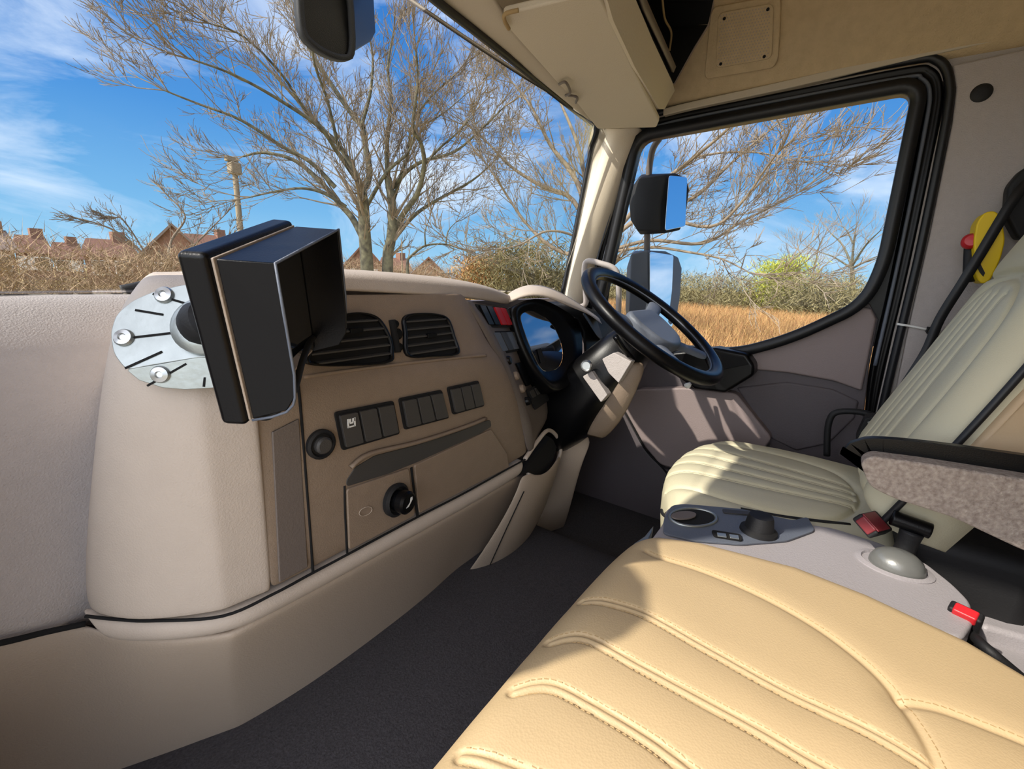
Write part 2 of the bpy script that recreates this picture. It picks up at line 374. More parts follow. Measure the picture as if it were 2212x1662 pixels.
# shelf front face: plane through the slanted rail, facing the rear
A0 = Z(1424, 268, 1.462); A1 = Z(1300, 0, 1.462)
rd = (A1-A0).normalized(); rn = Vector((rd.y, -rd.x, 0)).normalized()
if rn.y > 0: rn = -rn
SN = Vector((-.8655, 0, -.5009)); SP0 = Vector((.93, 0, 1.575))   # side slope of the roof lining
E1 = hit(1529, 53, SP0, SN)
rn = (A1-A0).cross(E1-A0).normalized()
if rn.y > 0: rn = -rn
def O(u, v, off=0): return hit(u, v, A0+rn*off, rn)
rail = [(1306, -20), (1325, 45), (1372, 146), (1424, 236), (1436, 236), (1447, 215), (1458, 196), (1452, 176), (1410, 86), (1374, 0), (1362, -24)]
prism('rail', rounded([O(u, v, .006) for u, v in rail], .006), -rn*.03, 'beige_up', ov, .006, 3)
comp = [O(u, v) for u, v in ((1366, -24), (1374, 0), (1413, 86), (1456, 180), (1500, 100), (1529, 53), (1541, 0), (1545, -20))]
back = Vector((-.02, .20, .03))
vs2 = comp+[p+back for p in comp]; n_ = len(comp)
add('compartment', vs2, [tuple(range(n_, 2*n_))]+[(i, (i+1) % n_, n_+(i+1) % n_, n_+i) for i in range(n_)], 'gap', ov)
strip('compartment_edge', [O(u, v, .004) for u, v in ((1384, -20), (1392, 10), (1424, 80), (1456, 150))], [(-.008, -.003), (.008, -.003), (.008, .003), (-.008, .003)], 'panel_dark', ov, up=rn, sm=2)
tube('loose_cable', [O(1430, -10, -.03), O(1436, 40, -.05), O(1450, 70, -.05), O(1446, 110, -.04)], .003, 'thread', ov)
endn = SN.copy()
def S(u, v, off=0): return hit(u, v, SP0+endn*off, endn)
tube('edge_seam', [S(1456, 182, .002), S(1500, 103, .002), S(1530, 55, .002), S(1541, 4, .002), S(1543, -20, .002)], .003, 'lower', ov, sm=2)
sp = thing('ceiling_speaker', 'square beige speaker with mesh grille set beside the overhead shelf', 'speaker', tuple(S(1605, 90)))
sq = [(1536, 30), (1544, 14), (1672, -10), (1688, -4), (1687, 50), (1682, 128), (1672, 146), (1528, 170), (1523, 160)]
prism('speaker_housing', rounded([S(u, v, .002) for u, v in sq], .012), endn*.010, 'headliner', sp, .004, 3)
gr = [(1552, 28), (1672, 6), (1668, 126), (1546, 148)]
gq = [S(u, v, .0125) for u, v in gr]
prism('grille', rounded(gq, .018), endn*.004, 'headliner', sp, .002)
def bil(q, s, t): return (q[0]*(1-s)+q[1]*s)*(1-t)+(q[3]*(1-s)+q[2]*s)*t
hv, hf = [], []
for i in range(17):
    for j in range(17):
        s_, t_ = (i+1+(j % 2)*.5)/18.8, (j+1)/18
        c = bil(gq, s_, t_)+endn*.0044; ux = (gq[1]-gq[0]).normalized(); uy = (gq[3]-gq[0]).normalized(); r = .0022
        b = len(hv); hv += [c+(ux*math.cos(a)+uy*math.sin(a))*r for a in np.linspace(0, 2*PI, 7)[:6]]; hf.append(tuple(range(b, b+6)))
add('grille_holes', [v+endn*.0001 for v in hv], hf, 'lower', sp, solid=.0004)
for u, v in ((1565, 40), (1659, 20), (1651, 122), (1557, 138)):
    lathe('screw', [(.0045, 0), (.0045, .003), (.0025, .004)], frame_to(endn, S(u, v, .016)), 'gap', sp, 10)
# roof side trim line
tr2 = strip('trim_2', [X(u, v, .945) for u, v in ((1436, 246), (1500, 230), (1700, 187), (1960, 126), (2100, 95), (2212, 72), (2400, 33))], [(-.012, -.02), (.012, -.02), (.012, .02), (-.012, .02)], 'beige_up', None, sm=3, bevel=.004); tag(tr2, kind='structure')
tr3 = tube('trim_3', [X(u, v, .94) for u, v in ((1980, 128), (2100, 100), (2212, 77), (2400, 36))], .004, 'gap', None); tag(tr3, kind='structure')

# ================================================================== A PILLAR
ap_l = [(1284, 272), (1277, 330), (1264, 400), (1247, 485), (1232, 560), (1214, 640), (1205, 690)]
ap_m = [(1330, 276), (1318, 335), (1296, 410), (1272, 492), (1254, 566), (1236, 640), (1228, 690)]
ap_r = [(1384, 272), (1362, 320), (1334, 400), (1306, 485), (1282, 560), (1262, 640), (1250, 690)]
rows = [[X(u, v, .895)+Vector((.03, .03, 0)) for u, v in ap_l], [X(u, v, .872) for u, v in ap_l], [X(u, v, .868) for u, v in ap_m], [X(u, v, .905) for u, v in ap_r], [X(u, v, .905)+Vector((.05, 0, 0)) for u, v in ap_r]]
t4 = grid('trim_4', rows, 'pillar', None, 2, .008); tag(t4, kind='structure')

# ================================================================== DRIVER'S DOOR
d1 = thing('door_1', 'far cab door with black-sealed window and taupe lower panel', None, (XR, .3, .6), kind='structure')
# lower leaf
low = [X(u, v, XR) for u, v in ((1270, 760), (1400, 772), (1530, 768), (1600, 760), (1700, 730), (1827, 672), (1878, 655), (1897, 690), (1878, 790), (1866, 900))]
low += [Vector((XR, -.18, .60)), Vector((XR, -.18, -.02)), Vector((XR, .92, -.02)), Vector((XR, .92, .72))]
prism('door_leaf', low, (.05, 0, 0), 'taupe_dark', d1, .004)
upp = [(1520, 768), (1600, 761), (1700, 733), (1827, 675), (1866, 664), (1884, 668), (1893, 690), (1862, 846), (1800, 824), (1700, 806), (1600, 797), (1520, 796)]
prism('upper_trim_panel', [X(u, v, .936) for u, v in upp], (.03, 0, 0), 'taupe', d1, .008, 3)
midp = [(1590, 838), (1700, 826), (1800, 842), (1856, 868), (1846, 905), (1790, 960), (1720, 975), (1668, 950), (1628, 896)]
prism('map_pocket_panel', [X(u, v, .942) for u, v in midp], (.03, 0, 0), 'taupe_dark', d1, .008, 3)
# window glass and rubber
o = add('window_pane', win, [tuple(range(len(win)))], 'glass', d1, solid=.004)
def inset(loop, d):
    c = sum(loop, Vector())/len(loop); out = []
    n = len(loop)
    for i in range(n):
        t = (loop[(i+1) % n]-loop[i-1]).normalized(); s = Vector((1, 0, 0)).cross(t)
        if s.dot(loop[i]-c) < 0: s = -s
        out.append(loop[i]+s*d)
    return out
strip('window_seal', inset(win, .016), [(-.017, -.035), (.017, -.035), (.017, .018), (-.017, .018)], 'rubber', d1, closed=True, sm=0, up=Vector((1, 0, 0)))
strip('window_channel', [p+Vector((-.012, 0, 0)) for p in inset(win, .004)], [(-.004, -.004), (.004, -.004), (.004, .004), (-.004, .004)], 'black', d1, closed=True, sm=0)
# door frame (black painted metal) : outer body seal as ribs
frame_in = [(1300, 700), (1322, 560), (1352, 420), (1376, 318), (1400, 290), (1450, 272), (1700, 226), (1950, 180), (1990, 186), (2000, 215), (1990, 270), (1940, 520), (1912, 650), (1880, 790), (1868, 900), (1862, 980)]
frame_out = [(1262, 700), (1284, 565), (1322, 420), (1352, 325), (1385, 270), (1445, 247), (1700, 194), (1955, 142), (2015, 140), (2040, 178), (2032, 270), (1980, 520), (1948, 660), (1912, 800), (1890, 905), (1880, 985)]
for nm, f, x, mt in (('door_frame', .5, .948, 'black'),):
    a = catmull([X(u, v, x) for u, v in frame_in], 5); b = catmull([X(u, v, x) for u, v in frame_out], 5)
    rows = [[p+Vector((.03, 0, 0)) for p in a], a, [p*.75+q*.25+Vector((-.010, 0, 0)) for p, q in zip(a, b)], [p*.5+q*.5+Vector((.004, 0, 0)) for p, q in zip(a, b)], [p*.25+q*.75+Vector((-.008, 0, 0)) for p, q in zip(a, b)], b, [p+Vector((.04, 0, 0)) for p in b]]
    grid(nm, rows, mt, d1, 1)
body_seal = catmull([X(u, v, .938) for u, v in ((1385, 262), (1445, 238), (1700, 184), (1958, 132), (2024, 130), (2050, 172), (2044, 262), (1992, 520), (1958, 665), (1924, 805), (1900, 910), (1880, 1010))], 5)
bs = tube('trim_5', body_seal, .011, 'rubber', None, sm=0, k=10); tag(bs, kind='structure')
tube('inner_seal', [X(u, v, .936) for u, v in ((1330, 470), (1352, 372), (1372, 308), (1400, 284), (1450, 264), (1700, 214), (1950, 168), (1990, 170), (2008, 200), (1998, 280), (1950, 520), (1922, 650), (1890, 790))], .005, 'bluegrey', d1)
ring_o = inset(win, .15); ring_i = inset(win, .022)
grid('frame_backing', [[p+Vector((.022, 0, 0)) for p in ring_i], [p+Vector((.022, 0, 0)) for p in ring_o], [p+Vector((.034, 0, 0)) for p in ring_o], [p+Vector((.034, 0, 0)) for p in ring_i]], 'black', d1, 0, 0, closed=True, flat=True)
# front quarter mouldings beside A pillar
for k_, mt in ((0, 'bluegrey'), (14, 'bluegrey'), (26, 'bluegrey')):
    tube('guide_rail', [X(u+k_, v, .93) for u, v in ((1338, 395), (1312, 480), (1290, 560), (1276, 640))], .004, mt, d1)
# armrest pod
pod = [(1545, 752), (1612, 764), (1630, 790), (1628, 812), (1566, 850), (1500, 842), (1440, 800), (1450, 762)]
prism('armrest', [X(u, v, .86) for u, v in pod], (.09, 0, 0), 'black', d1, .012, 3)
prism('armrest_recess', [X(u, v, .858) for u, v in ((1556, 764), (1606, 772), (1618, 788), (1560, 800))], (.01, 0, 0), 'gap', d1, .003)
# lower trim step line
tube('step_seal', [X(u, v, .93) for u, v in ((1250, 1080), (1290, 1100), (1380, 1128), (1440, 1140))], .012, 'rubber', d1)

# side kick panel in front of the door
kp = thing('kick_panel', 'brown moulded side panel in the driver footwell below the steering wheel', 'trim panel', (.9, .5, .3))
kpp = [(1372, 842), (1480, 838), (1590, 850), (1668, 948), (1620, 1010), (1480, 1020), (1425, 1005), (1392, 965), (1345, 880)]
prism('panel_face', rounded([X(u, v, .90) for u, v in kpp], .02), (.06, 0, 0), 'taupe', kp, .008, 3)
kd = [(1190, 900), (1340, 880), (1392, 972), (1430, 1012), (1500, 1030), (1470, 1120), (1430, 1175), (1270, 1130), (1200, 1060)]
prism('dark_panel', rounded([X(u, v, .925) for u, v in kd], .02), (.03, 0, 0), 'taupe_dark', kp, .008, 3)
tube('panel_seam', [X(u, v, .918) for u, v in ((1352, 890), (1392, 968), (1432, 1012), (1470, 1060))], .004, 'gap', kp)

# ================================================================== RIGHT SIDE WALL TRIM behind the door
bp_ = prism('trim_6', [X(u, v, .935) for u, v in ((2058, 140), (2330, 80), (2330, 1000), (1905, 1000), (1930, 870), (1960, 720), (2008, 510), (2058, 262), (2066, 190))], (.03, 0, 0), 'grey', None, .006, 3); tag(bp_, kind='structure')
bt = strip('trim_7', [X(u, v, .925) for u, v in ((1937, 700), (1975, 706), (2006, 713))], [(-.003, -.003), (.003, -.003), (.003, .003), (-.003, .003)], 'white', None, sm=2); tag(bt, kind='structure')
plug = thing('wall_plug', 'round black plastic plug in the trim behind the far door', 'plug', tuple(X(2120, 201, .935)))
lathe('plug_cap', [(.022, 0), (.022, .002), (.018, .005), (.008, .006)], frame_to((-1, 0, 0), X(2120, 201, .935)), 'matt', plug, 24)

# ================================================================== DASHBOARD
db = thing('dashboard', 'beige and taupe moulded dashboard running under the windscreen', 'dashboard', (0, .8, .5))
# crest and lip rows
crest = [Y(400, 584, .70), Y(560, 577, .70), Y(750, 580, .705), Y(900, 592, .715), Y(1000, 604, .74), Y(1060, 618, .77), Y(1108, 641, .80)]
lipb = [Y(540, 622, .655), Y(620, 622, .65), Y(755, 626, .65), Y(900, 633, .652), Y(998, 641, .66), Y(1050, 648, .695), Y(1100, 660, .745)]
mid = [(a*.45+b*.55)+Vector((0, -.018, .012)) for a, b in zip(crest, lipb)]
backr = [Vector((p.x*1.0+.02, .98, .888)) for p in crest]; backr[0].x = -.60
back2 = [Vector((p.x, .88, .925)) for p in backr]
grid('top_pad', [backr, back2, [c+Vector((0, .04, .001)) for c in crest], crest, mid, [a*.2+b*.8+Vector((0, -.008, 0)) for a, b in zip(crest, lipb)], lipb], 'beige', db, 2, .01)
# near side cover (large beige moulding)
zs = [.486, .56, .66, .75, .80, .84, .88, .915, .937, .942]
yP1 = [.610, .607, .603, .602, .606, .617, .635, .662, .70, .76]
yP2 = [.600, .597, .594, .592, .594, .600, .612, .635, .672, .74]
c0 = [Y(184, 1330, .744), Y(179, 1250, .738), Y(188, 1110, .725), Y(202, 975, .715), Y(212, 880, .712), Y(224, 800, .715), Y(240, 720, .722), Y(262, 660, .738), Y(300, 611, .76), Y(352, 594, .81)]
rows = []
for i, z in enumerate(zs):
    p1 = Vector((-.643+.012*max(0, (z-.8)/.14), yP1[i], z)); p2 = Vector((-.579, yP2[i], z))
    if i >= 8: p1.z = .934+.003*(i-8); p2.z = .938+.003*(i-8)
    if i == 9: p1 = Vector((-.60, .80, .936)); p2 = Vector((-.56, .78, .940))
    q = c0[i]; m1 = q*.66+p1*.34+Vector((-.012, -.012, .0)); m2 = q*.33+p1*.67+Vector((-.010, -.010, .0))
    if i >= 7:
        m1.z += .003; m2.z += .003
    rows.append([q+Vector((.05, .20, -.03 if i < 7 else -.06)), q+Vector((.010, .04, -.004)), q, m1, m2, p1, p1*.9+p2*.1, p1*.15+p2*.85, p2, p2+Vector((.004, .02, 0))])
grid('side_cover', rows, 'beige', db, 2, .008)
# lip under it and along the centre
seam = [Y(184, 1330, .744), Y(250, 1337, .711), Y(330, 1340, .672), Y(480, 1330, .612), Y(592, 1281, .600), Y(665, 1242, .601), Y(750, 1197, .601), Y(900, 1117, .601), Y(1000, 1066, .599), Y(1090, 1016, .602), Y(1134, 992, .606)]
lb = [Y(238, 1384, .735), Y(280, 1391, .712), Y(345, 1391, .676), Y(500, 1376, .616), Y(600, 1324, .612), Y(680, 1282, .610), Y(770, 1232, .608), Y(905, 1157, .604), Y(1005, 1102, .602), Y(1080, 1058, .604), Y(1122, 1030, .608)]
bulge = [a*.5+b*.5+Vector((-.004, -.010, 0)) for a, b in zip(seam, lb)]
grid('lower_lip', [[p+Vector((0, .03, .0)) for p in seam], [p+Vector((0, .002, -.001)) for p in seam], bulge, lb, [p+Vector((0, .03, -.004)) for p in lb]], 'beige', db, 2, .004)
tube('lip_seam', [p+Vector((0, -.002, 0)) for p in seam], .0022, 'gap', db)
# lower cover sweeping to the floor
bt_ = [Y(150, 1740, .90), Y(190, 1735, .88), Y(260, 1720, .84), Y(530, 1590, .80), Y(620, 1546, .79), Y(700, 1503, .78), Y(800, 1440, .775), Y(880, 1386, .775), Y(930, 1340, .78), Y(960, 1295, .79), Y(1000, 1290, .80)]
Nt = [Y(-260, 1448, .80), Y(0, 1393, .80), Y(100, 1370, .80), Y(180, 1352, .785), Y(250, 1390, .742), Y(345, 1393, .688), Y(430, 1387, .652), Y(492, 1379, .626), Y(506, 1376, .620)]
Nb = [Y(-260, 1800, .93), Y(0, 1790, .93), Y(100, 1780, .93), Y(195, 1760, .92), Y(275, 1715, .90), Y(360, 1672, .87), Y(450, 1626, .835), Y(514, 1596, .806), Y(528, 1590, .802)]
Tt = Nt+lb[4:]+[Y(1150, 1030, .645)]; Tb = Nb+bt_[4:]+[Y(1050, 1285, .85)]
rows = [[p+Vector((0, .014, .004)) for p in Tt], Tt]
for t in (.08, .3, .55, .8):
    rows.append([a*(1-t)+b*t+Vector((0, .02*math.sin(PI*t)-(.012 if (k < 3 and t < .4) else 0), 0)) for k, (a, b) in enumerate(zip(Tt, Tb))])
rows.append(Tb); rows.append([p+Vector((0, .06, -.01)) for p in Tb])
grid('lower_cover', rows, 'lower', db, 2, .006)
tube('near_seam', [Y(-260, 1444, .792), Y(0, 1390, .792), Y(100, 1366, .792), Y(185, 1348, .782)], .004, 'gap', db)
# near side recessed dash (textured grey surface at the left of the frame)
def left_surf(name, P, mt):
    grid(name, P, mt, db, 2, .008)
top = [(-260, 640), (0, 633), (130, 632), (270, 632), (330, 632)]
rows = [[Y(u, v+6, 1.02) for u, v in top], [Y(u, v, .97) for u, v in top],
        [Y(u*1.02, 672, .935) for u, v in top], [Y(u, 740, .895) for u, v in top], [Y(u, 860, .86) for u, v in top],
        [Y(u, 1050, .835) for u, v in top], [Y(u, 1220, .81) for u, v in top],
        [Y(-260, 1440, .79), Y(0, 1386, .79), Y(110, 1362, .79), Y(200, 1345, .80), Y(300, 1340, .84)],
        [Y(-260, 1446, .82), Y(0, 1392, .82), Y(110, 1368, .82), Y(200, 1351, .83), Y(300, 1346, .86)]]
left_surf('near_dash_face', rows, 'grey')
# centre panel (taupe)
def prow(z, y, xr, yr): return [Vector((-.583, y+.004, z)), Vector((-.579, y-.001, z)), Vector((-.45, y, z)), Vector((-.25, y, z)), Vector((-.1 if xr > -.08 else xr-.03, y, z)), Vector((xr, yr, z)), Vector((xr+.035, yr+.012, z))]
prof = [(.488, .600, .088, .603), (.56, .598, .058, .602), (.65, .597, .018, .602), (.72, .598, -.018, .606), (.765, .602, -.045, .614), (.785, .612, -.062, .622), (.81, .626, -.078, .632), (.86, .640, -.10, .645), (.912, .652, -.128, .656)]
grid('centre_panel', [prow(*p) for p in prof], 'panel', db, 2, .01)
def PY(z):    # depth of the panel face at height z
    return float(np.interp(z, [p[0] for p in prof], [p[1] for p in prof]))
def onpanel(u, v, off=0):
    y = .6
    for _ in range(6):
        q = Y(u, v, y-off); y = PY(q.z)
    return Y(u, v, y-off)
# left border strip seam, vertical seam
tube('panel_seam', [onpanel(u, v, -.0005) for u, v in ((640, 800), (648, 870), (658, 1000), (668, 1130), (676, 1236))], .0022, 'gap', db)
prism('border_strip', [onpanel(u, v, .0035) for u, v in ((588, 935), (647, 905), (666, 1226), (604, 1260))], (0, .004, 0), 'panel_dark', db, .002)
tube('crease_line', [onpanel(u, v, .0005) for u, v in ((655, 815), (760, 800), (880, 785), (1000, 772), (1050, 768))], .003, 'panel', db)
# air vents
def vent(name, pts, nsl, tab):
    P = [onpanel(u, v, .002) for u, v in pts]; P = catmull(P, 5, True)
    c = sum(P, Vector())/len(P); n = len(P)
    nv = Vector((0, -1, .12)).normalized()
    rim_out = [c+(p-c)*1.07 for p in P]
    vs, fs = [], []
    loops = [rim_out, [p+nv*.008 for p in rim_out], [p+nv*.008 for p in P], [p-nv*.004 for p in P]]
    for lp in loops: vs += lp
    for k in range(3):
        for i in range(n): fs.append((k*n+i, k*n+(i+1) % n, (k+1)*n+(i+1) % n, (k+1)*n+i))
    fr = add(name, vs, fs, 'black', db, True)
    add('vent_cavity', [p+nv*.0005 for p in P], [tuple(range(n))], 'gap', fr)
    z0 = min(p.z for p in P); z1 = max(p.z for p in P)
    for k in range(nsl):
        z = z0+(z1-z0)*(k+.8)/(nsl+.6)
        # intersect outline with this height
        xs = []
        for i in range(n):
            a, b = P[i], P[(i+1) % n]
            if (a.z-z)*(b.z-z) < 0:
                t = (z-a.z)/(b.z-a.z); xs.append(a.lerp(b, t))
        if len(xs) >= 2:
            xs.sort(key=lambda p: p.x); a, b = xs[0], xs[-1]
            a = a+(b-a)*.012; b = b-(b-a)*.012
            vs_, fs_ = sweep_geo([a+nv*.003, b+nv*.003], [(-.0045, -.0028), (.0045, -.0012), (.0045, .0012), (-.0045, .0028)], False, Vector((0, 0, 1)))
            sl_ = add('slat', vs_, fs_, 'switch', fr)
            if k == tab: box('tab', (-.012, -.004, -.004), (.012, .003, .004), 'black', fr, .001, 2, Matrix.Translation((a+b)/2+nv*.007))
    return fr
vent('air_vent', [(682, 786), (664, 770), (700, 712), (740, 684), (780, 680), (812, 692), (834, 728), (840, 760), (832, 780), (760, 787)], 5, 3)
vent('air_vent', [(880, 766), (874, 720), (872, 692), (890, 681), (935, 681), (962, 692), (976, 730), (984, 756), (974, 765), (930, 768)], 5, 2)
# vent centre with thumb wheels
for (u, v, r) in ((852, 700, .007), (857, 722, .010), (861, 750, .007)):
    lathe('thumb_wheel', [(r, 0), (r, .004), (r*.7, .007)], frame_to((0, -1, .1), onpanel(u, v, 0)), 'black', db, 16)
tube('wheel_slot', [onpanel(u, v, .001) for u, v in ((846, 692), (851, 720), (858, 762))], .007, 'gap', db)
# switch banks
def bank(q, n, wide=1, icon=False):
    Q = [onpanel(u, v, .001) for u, v in q]
    nv = Vector((0, -1, 0))
    Qo = [sum(Q, Vector())/4+(p-sum(Q, Vector())/4)*1.06 for p in Q]
    fr = prism('switch_bank', rounded(Qo, .006), nv*.004, 'gap', db, .0015)
    for i in range(n):
        a, b = i/n+.02, (i+1)/n-.02
        k = [bil(Q, a, .06), bil(Q, b, .06), bil(Q, b, .94), bil(Q, a, .94)]
        s = prism('rocker_switch', [p+nv*.003 for p in rounded(k, .003, 3)], nv*.006, 'switch', fr, .0015)
        if icon and i == 0:
            c = bil(Q, a+.15, .30)+nv*.0095
            for dx, dz, w_, h_ in ((-.006, 0, .0012, .008), (.006, 0, .0012, .008), (0, -.006, .006, .0012), (-.003, .004, .002, .003), (.004, .004, .0025, .003), (0, 0, .003, .0015)):
                box('icon', (c.x+dx-w_, c.y-.0005, c.z+dz-h_*.9), (c.x+dx+w_, c.y+.0005, c.z+dz+h_*.9), 'white', s)
bank([(724, 892), (845, 868), (858, 936), (740, 970)], 3, icon=True)
bank([(862, 862), (950, 844), (965, 902), (874, 926)], 3)
bank([(966, 838), (1030, 824), (1042, 876), (978, 894)], 3)
# round 12V socket
p = onpanel(691, 959, .0)
lathe('socket', [(.023, 0), (.023, .006), (.019, .008), (.016, .004), (.0, .004)], frame_to((0, -1, 0), p), 'matt', db, 24)
lathe('socket_plug', [(.013, 0), (.013, .008), (.010, .011), (.004, .011)], frame_to((0, -1, 0), p+Vector((0, -.004, 0))), 'switch', db, 18)
# tray slot (dark recess) and drawers
slot = [(748, 1040), (768, 1010), (810, 985), (900, 962), (1000, 930), (1042, 912), (1060, 908), (1062, 922), (1040, 936), (900, 1000), (840, 1024), (750, 1052)]
prism('tray_slot', rounded([onpanel(u, v, .0015) for u, v in slot], .006), (0, .004, 0), 'switch', db, .001)
for u0, pts in ((0, ((758, 1010), (800, 980), (900, 956), (1000, 924), (1050, 904))),):
    strip('tray_lip', [onpanel(u, v, .004) for u, v in pts], [(-.003, -.004), (.003, -.004), (.003, .004), (-.003, .004)], 'panel', db, up=Vector((0, 1, 0)), sm=4)
tube('drawer_seam', [onpanel(u, v, .0) for u, v in ((744, 1050), (745, 1110), (750, 1195))], .002, 'gap', db, sm=2)
tube('drawer_seam', [onpanel(u, v, .0) for u, v in ((888, 1010), (894, 1060), (902, 1116))], .0028, 'gap', db, sm=2)
kd_ = [(750, 1058), (884, 1012), (897, 1114), (755, 1190)]
prism('ashtray_door', rounded([onpanel(u, v, .005) for u, v in kd_], .006), (0, .008, 0), 'panel', db, .002)
gd = [(896, 1006), (1062, 928), (1096, 980), (1100, 1010), (906, 1110)]
prism('glove_drawer', rounded([onpanel(u, v, .004) for u, v in gd], .006), (0, .008, 0), 'panel', db, .002)
p = onpanel(852, 1079, .005)
mt_ = frame_to((.15, -1, .05), p)
lathe('knob_ring', [(.030, 0), (.031, .008), (.026, .012), (.022, .006), (0, .006)], mt_, 'matt', db, 32)
kn = lathe('lighter_knob', [(.019, .004), (.019, .016), (.021, .018), (.021, .030), (.017, .034), (.0, .034)], mt_, 'black', db, 28)
for a, b, c_, d_ in ((-.008, .004, -.002, .003), (-.008, .010, -.002, .0)): pass
bx = [mt_ @ Vector(p_) for p_ in ((-.009, -.006, .0345), (-.002, -.006, .0345), (.009, .004, .0345), (.009, .009, .0345), (.004, .009, .0345), (.002, .001, .0345))]
add('knob_icon', bx, [tuple(range(6))], 'white', kn, solid=.0004)
el = [onpanel(790+14*math.cos(a), 1105+9*math.sin(a)-.4*14*math.cos(a)*.8, .0056) for a in np.linspace(0, 2*PI, 17)[:16]]
tube('engraved_mark', el, .0008, 'lower', db, closed=True, sm=1, k=5)
# slanted trim strip and driver's control panel
cpL = [(998, 643, .660), (1036, 700, .648), (1066, 760, .636), (1095, 825, .622), (1118, 890, .612), (1132, 940, .606), (1140, 985, .604)]
st2 = [(1010, 646, .664), (1052, 705, .650), (1084, 765, .640), (1112, 830, .624), (1136, 890, .614), (1150, 935, .607), (1152, 975, .606)]
cpR = [(1104, 664, .745), (1122, 700, .742), (1140, 745, .73), (1158, 795, .712), (1178, 838, .69), (1194, 866, .672), (1190, 900, .66)]
rows = [[Y(*p) for p in cpL], [Y(*p)+Vector((0, -.007, .002)) for p in st2]]
for t in (.1, .4, .7, 1):
    rows.append([Y(*a)*(1-t)+Y(*b)*t+Vector((0, .004, 0)) for a, b in zip(st2, cpR)])
rows.append([Y(*b)+Vector((.01, .05, 0)) for b in cpR])
grid('control_panel', rows, 'panel_dark', db, 1, .006)
CQ = [Y(1012, 650, .662), Y(1104, 664, .744), Y(1190, 868, .674), Y(1140, 905, .612)]
cn = (CQ[1]-CQ[0]).cross(CQ[3]-CQ[0]).normalized()
if cn.y > 0: cn = -cn
def ctl(name, s0, t0, s1, t1, mt, h=.008):
    k = [bil(CQ, s0, t0), bil(CQ, s1, t0), bil(CQ, s1, t1), bil(CQ, s0, t1)]
    return prism(name, [p+cn*.001 for p in rounded(k, .003, 3)], cn*h, mt, db, .0012)
ctl('switch_recess', .08, .02, .98, .20, 'gap', .002)
for s0, s1, mt in ((.12, .24, 'black'), (.27, .39, 'black'), (.45, .58, 'red'), (.60, .73, 'red'), (.76, .90, 'switch')): ctl('control_button', s0, .03, s1, .18, mt, .007)
ctl('switch_recess', .10, .23, .98, .42, 'gap', .002)
for i in range(5): ctl('rocker_switch', .14+i*.165, .245, .14+i*.165+.145, .40, 'bluegrey' if i % 2 == 0 else 'switch', .007)
ctl('display', .36, .52, .96, .74, 'black', .005)
ctl('radio_slot', .30, .77, .92, .97, 'gap', .004)
for t in (.48, .62, .74, .86): 
    p = bil(CQ, .18, t); lathe('control_knob', [(.012, 0), (.011, .010), (.008, .013)], frame_to(cn, p), 'black' if t < .6 or t > .8 else 'panel', db, 16)
for i in range(3): ctl('small_button', .36+.2*i, .79, .50+.2*i, .86, 'switch', .006)
# storage bin lobe at the right end
lobe_t = [(1140, 992, .606), (1160, 960, .612), (1182, 945, .62), (1200, 948, .635), (1210, 975, .65)]
lobe = [
 [Y(1122, 1030, .608), Y(1140, 1020, .600), Y(1165, 1028, .598), Y(1190, 1010, .610), Y(1209, 975, .64)],
 [Y(1118, 1050, .605), Y(1138, 1060, .596), Y(1165, 1064, .596), Y(1186, 1046, .608), Y(1206, 1000, .64)],
 [Y(1090, 1110, .625), Y(1110, 1125, .620), Y(1140, 1120, .620), Y(1166, 1088, .635), Y(1190, 1050, .66)],
 [Y(1040, 1190, .68), Y(1070, 1200, .67), Y(1110, 1190, .67), Y(1150, 1150, .685), Y(1170, 1110, .70)],
 [Y(990, 1260, .76), Y(1020, 1268, .75), Y(1060, 1262, .74), Y(1090, 1230, .745), Y(1120, 1180, .76)],
 [Y(962, 1296, .79), Y(1000, 1294, .785), Y(1050, 1278, .78), Y(1085, 1258, .78), Y(1110, 1215, .79)],
]
grid('bin_cover', lobe, 'lower', db, 2, .008)
tube('cover_seam', [Y(1132, 1062, .594), Y(1100, 1130, .618), Y(1068, 1200, .665), Y(1050, 1240, .71)], .0015, 'gap', db)
bn = [Y(1118, 1026, .612), Y(1150, 985, .63), Y(1190, 946, .65), Y(1204, 960, .65), Y(1196, 992, .64), Y(1172, 1030, .615), Y(1130, 1024, .606)]
prism('bin_recess', bn, (0, .02, .004), 'gap', db)
tube('bin_rim', [Y(1134, 992, .604), Y(1160, 955, .615), Y(1184, 930, .63), Y(1204, 945, .64), Y(1211, 975, .645), Y(1198, 1008, .63), Y(1175, 1034, .606), Y(1140, 1026, .602)], .006, 'beige', db, k=10)
# dark support box between the bin and the driver's footwell
grid('column_support', [[Y(1196, 870, .70), Y(1230, 915, .66), Y(1285, 945, .60)], [Y(1205, 960, .68), Y(1230, 980, .64), Y(1262, 985, .60)], [Y(1200, 1020, .70), Y(1220, 1040, .67), Y(1245, 1040, .64)], [Y(1170, 1110, .76), Y(1195, 1125, .74), Y(1225, 1120, .72)], [Y(1130, 1180, .82), Y(1160, 1190, .82), Y(1200, 1180, .82)]], 'lower', db, 2, .01)
grid('knee_panel', [[Vector((.10, .66, .50)), Vector((.3, .70, .52)), Vector((.6, .74, .54)), Vector((.94, .76, .58))], [Vector((.10, .82, .3)), Vector((.3, .84, .3)), Vector((.6, .86, .3)), Vector((.94, .86, .3))], [Vector((.10, 1.0, .02)), Vector((.3, 1.0, .0)), Vector((.6, 1.0, -.02)), Vector((.94, 1.0, -.02))]], 'taupe_dark', db, 1, .01)

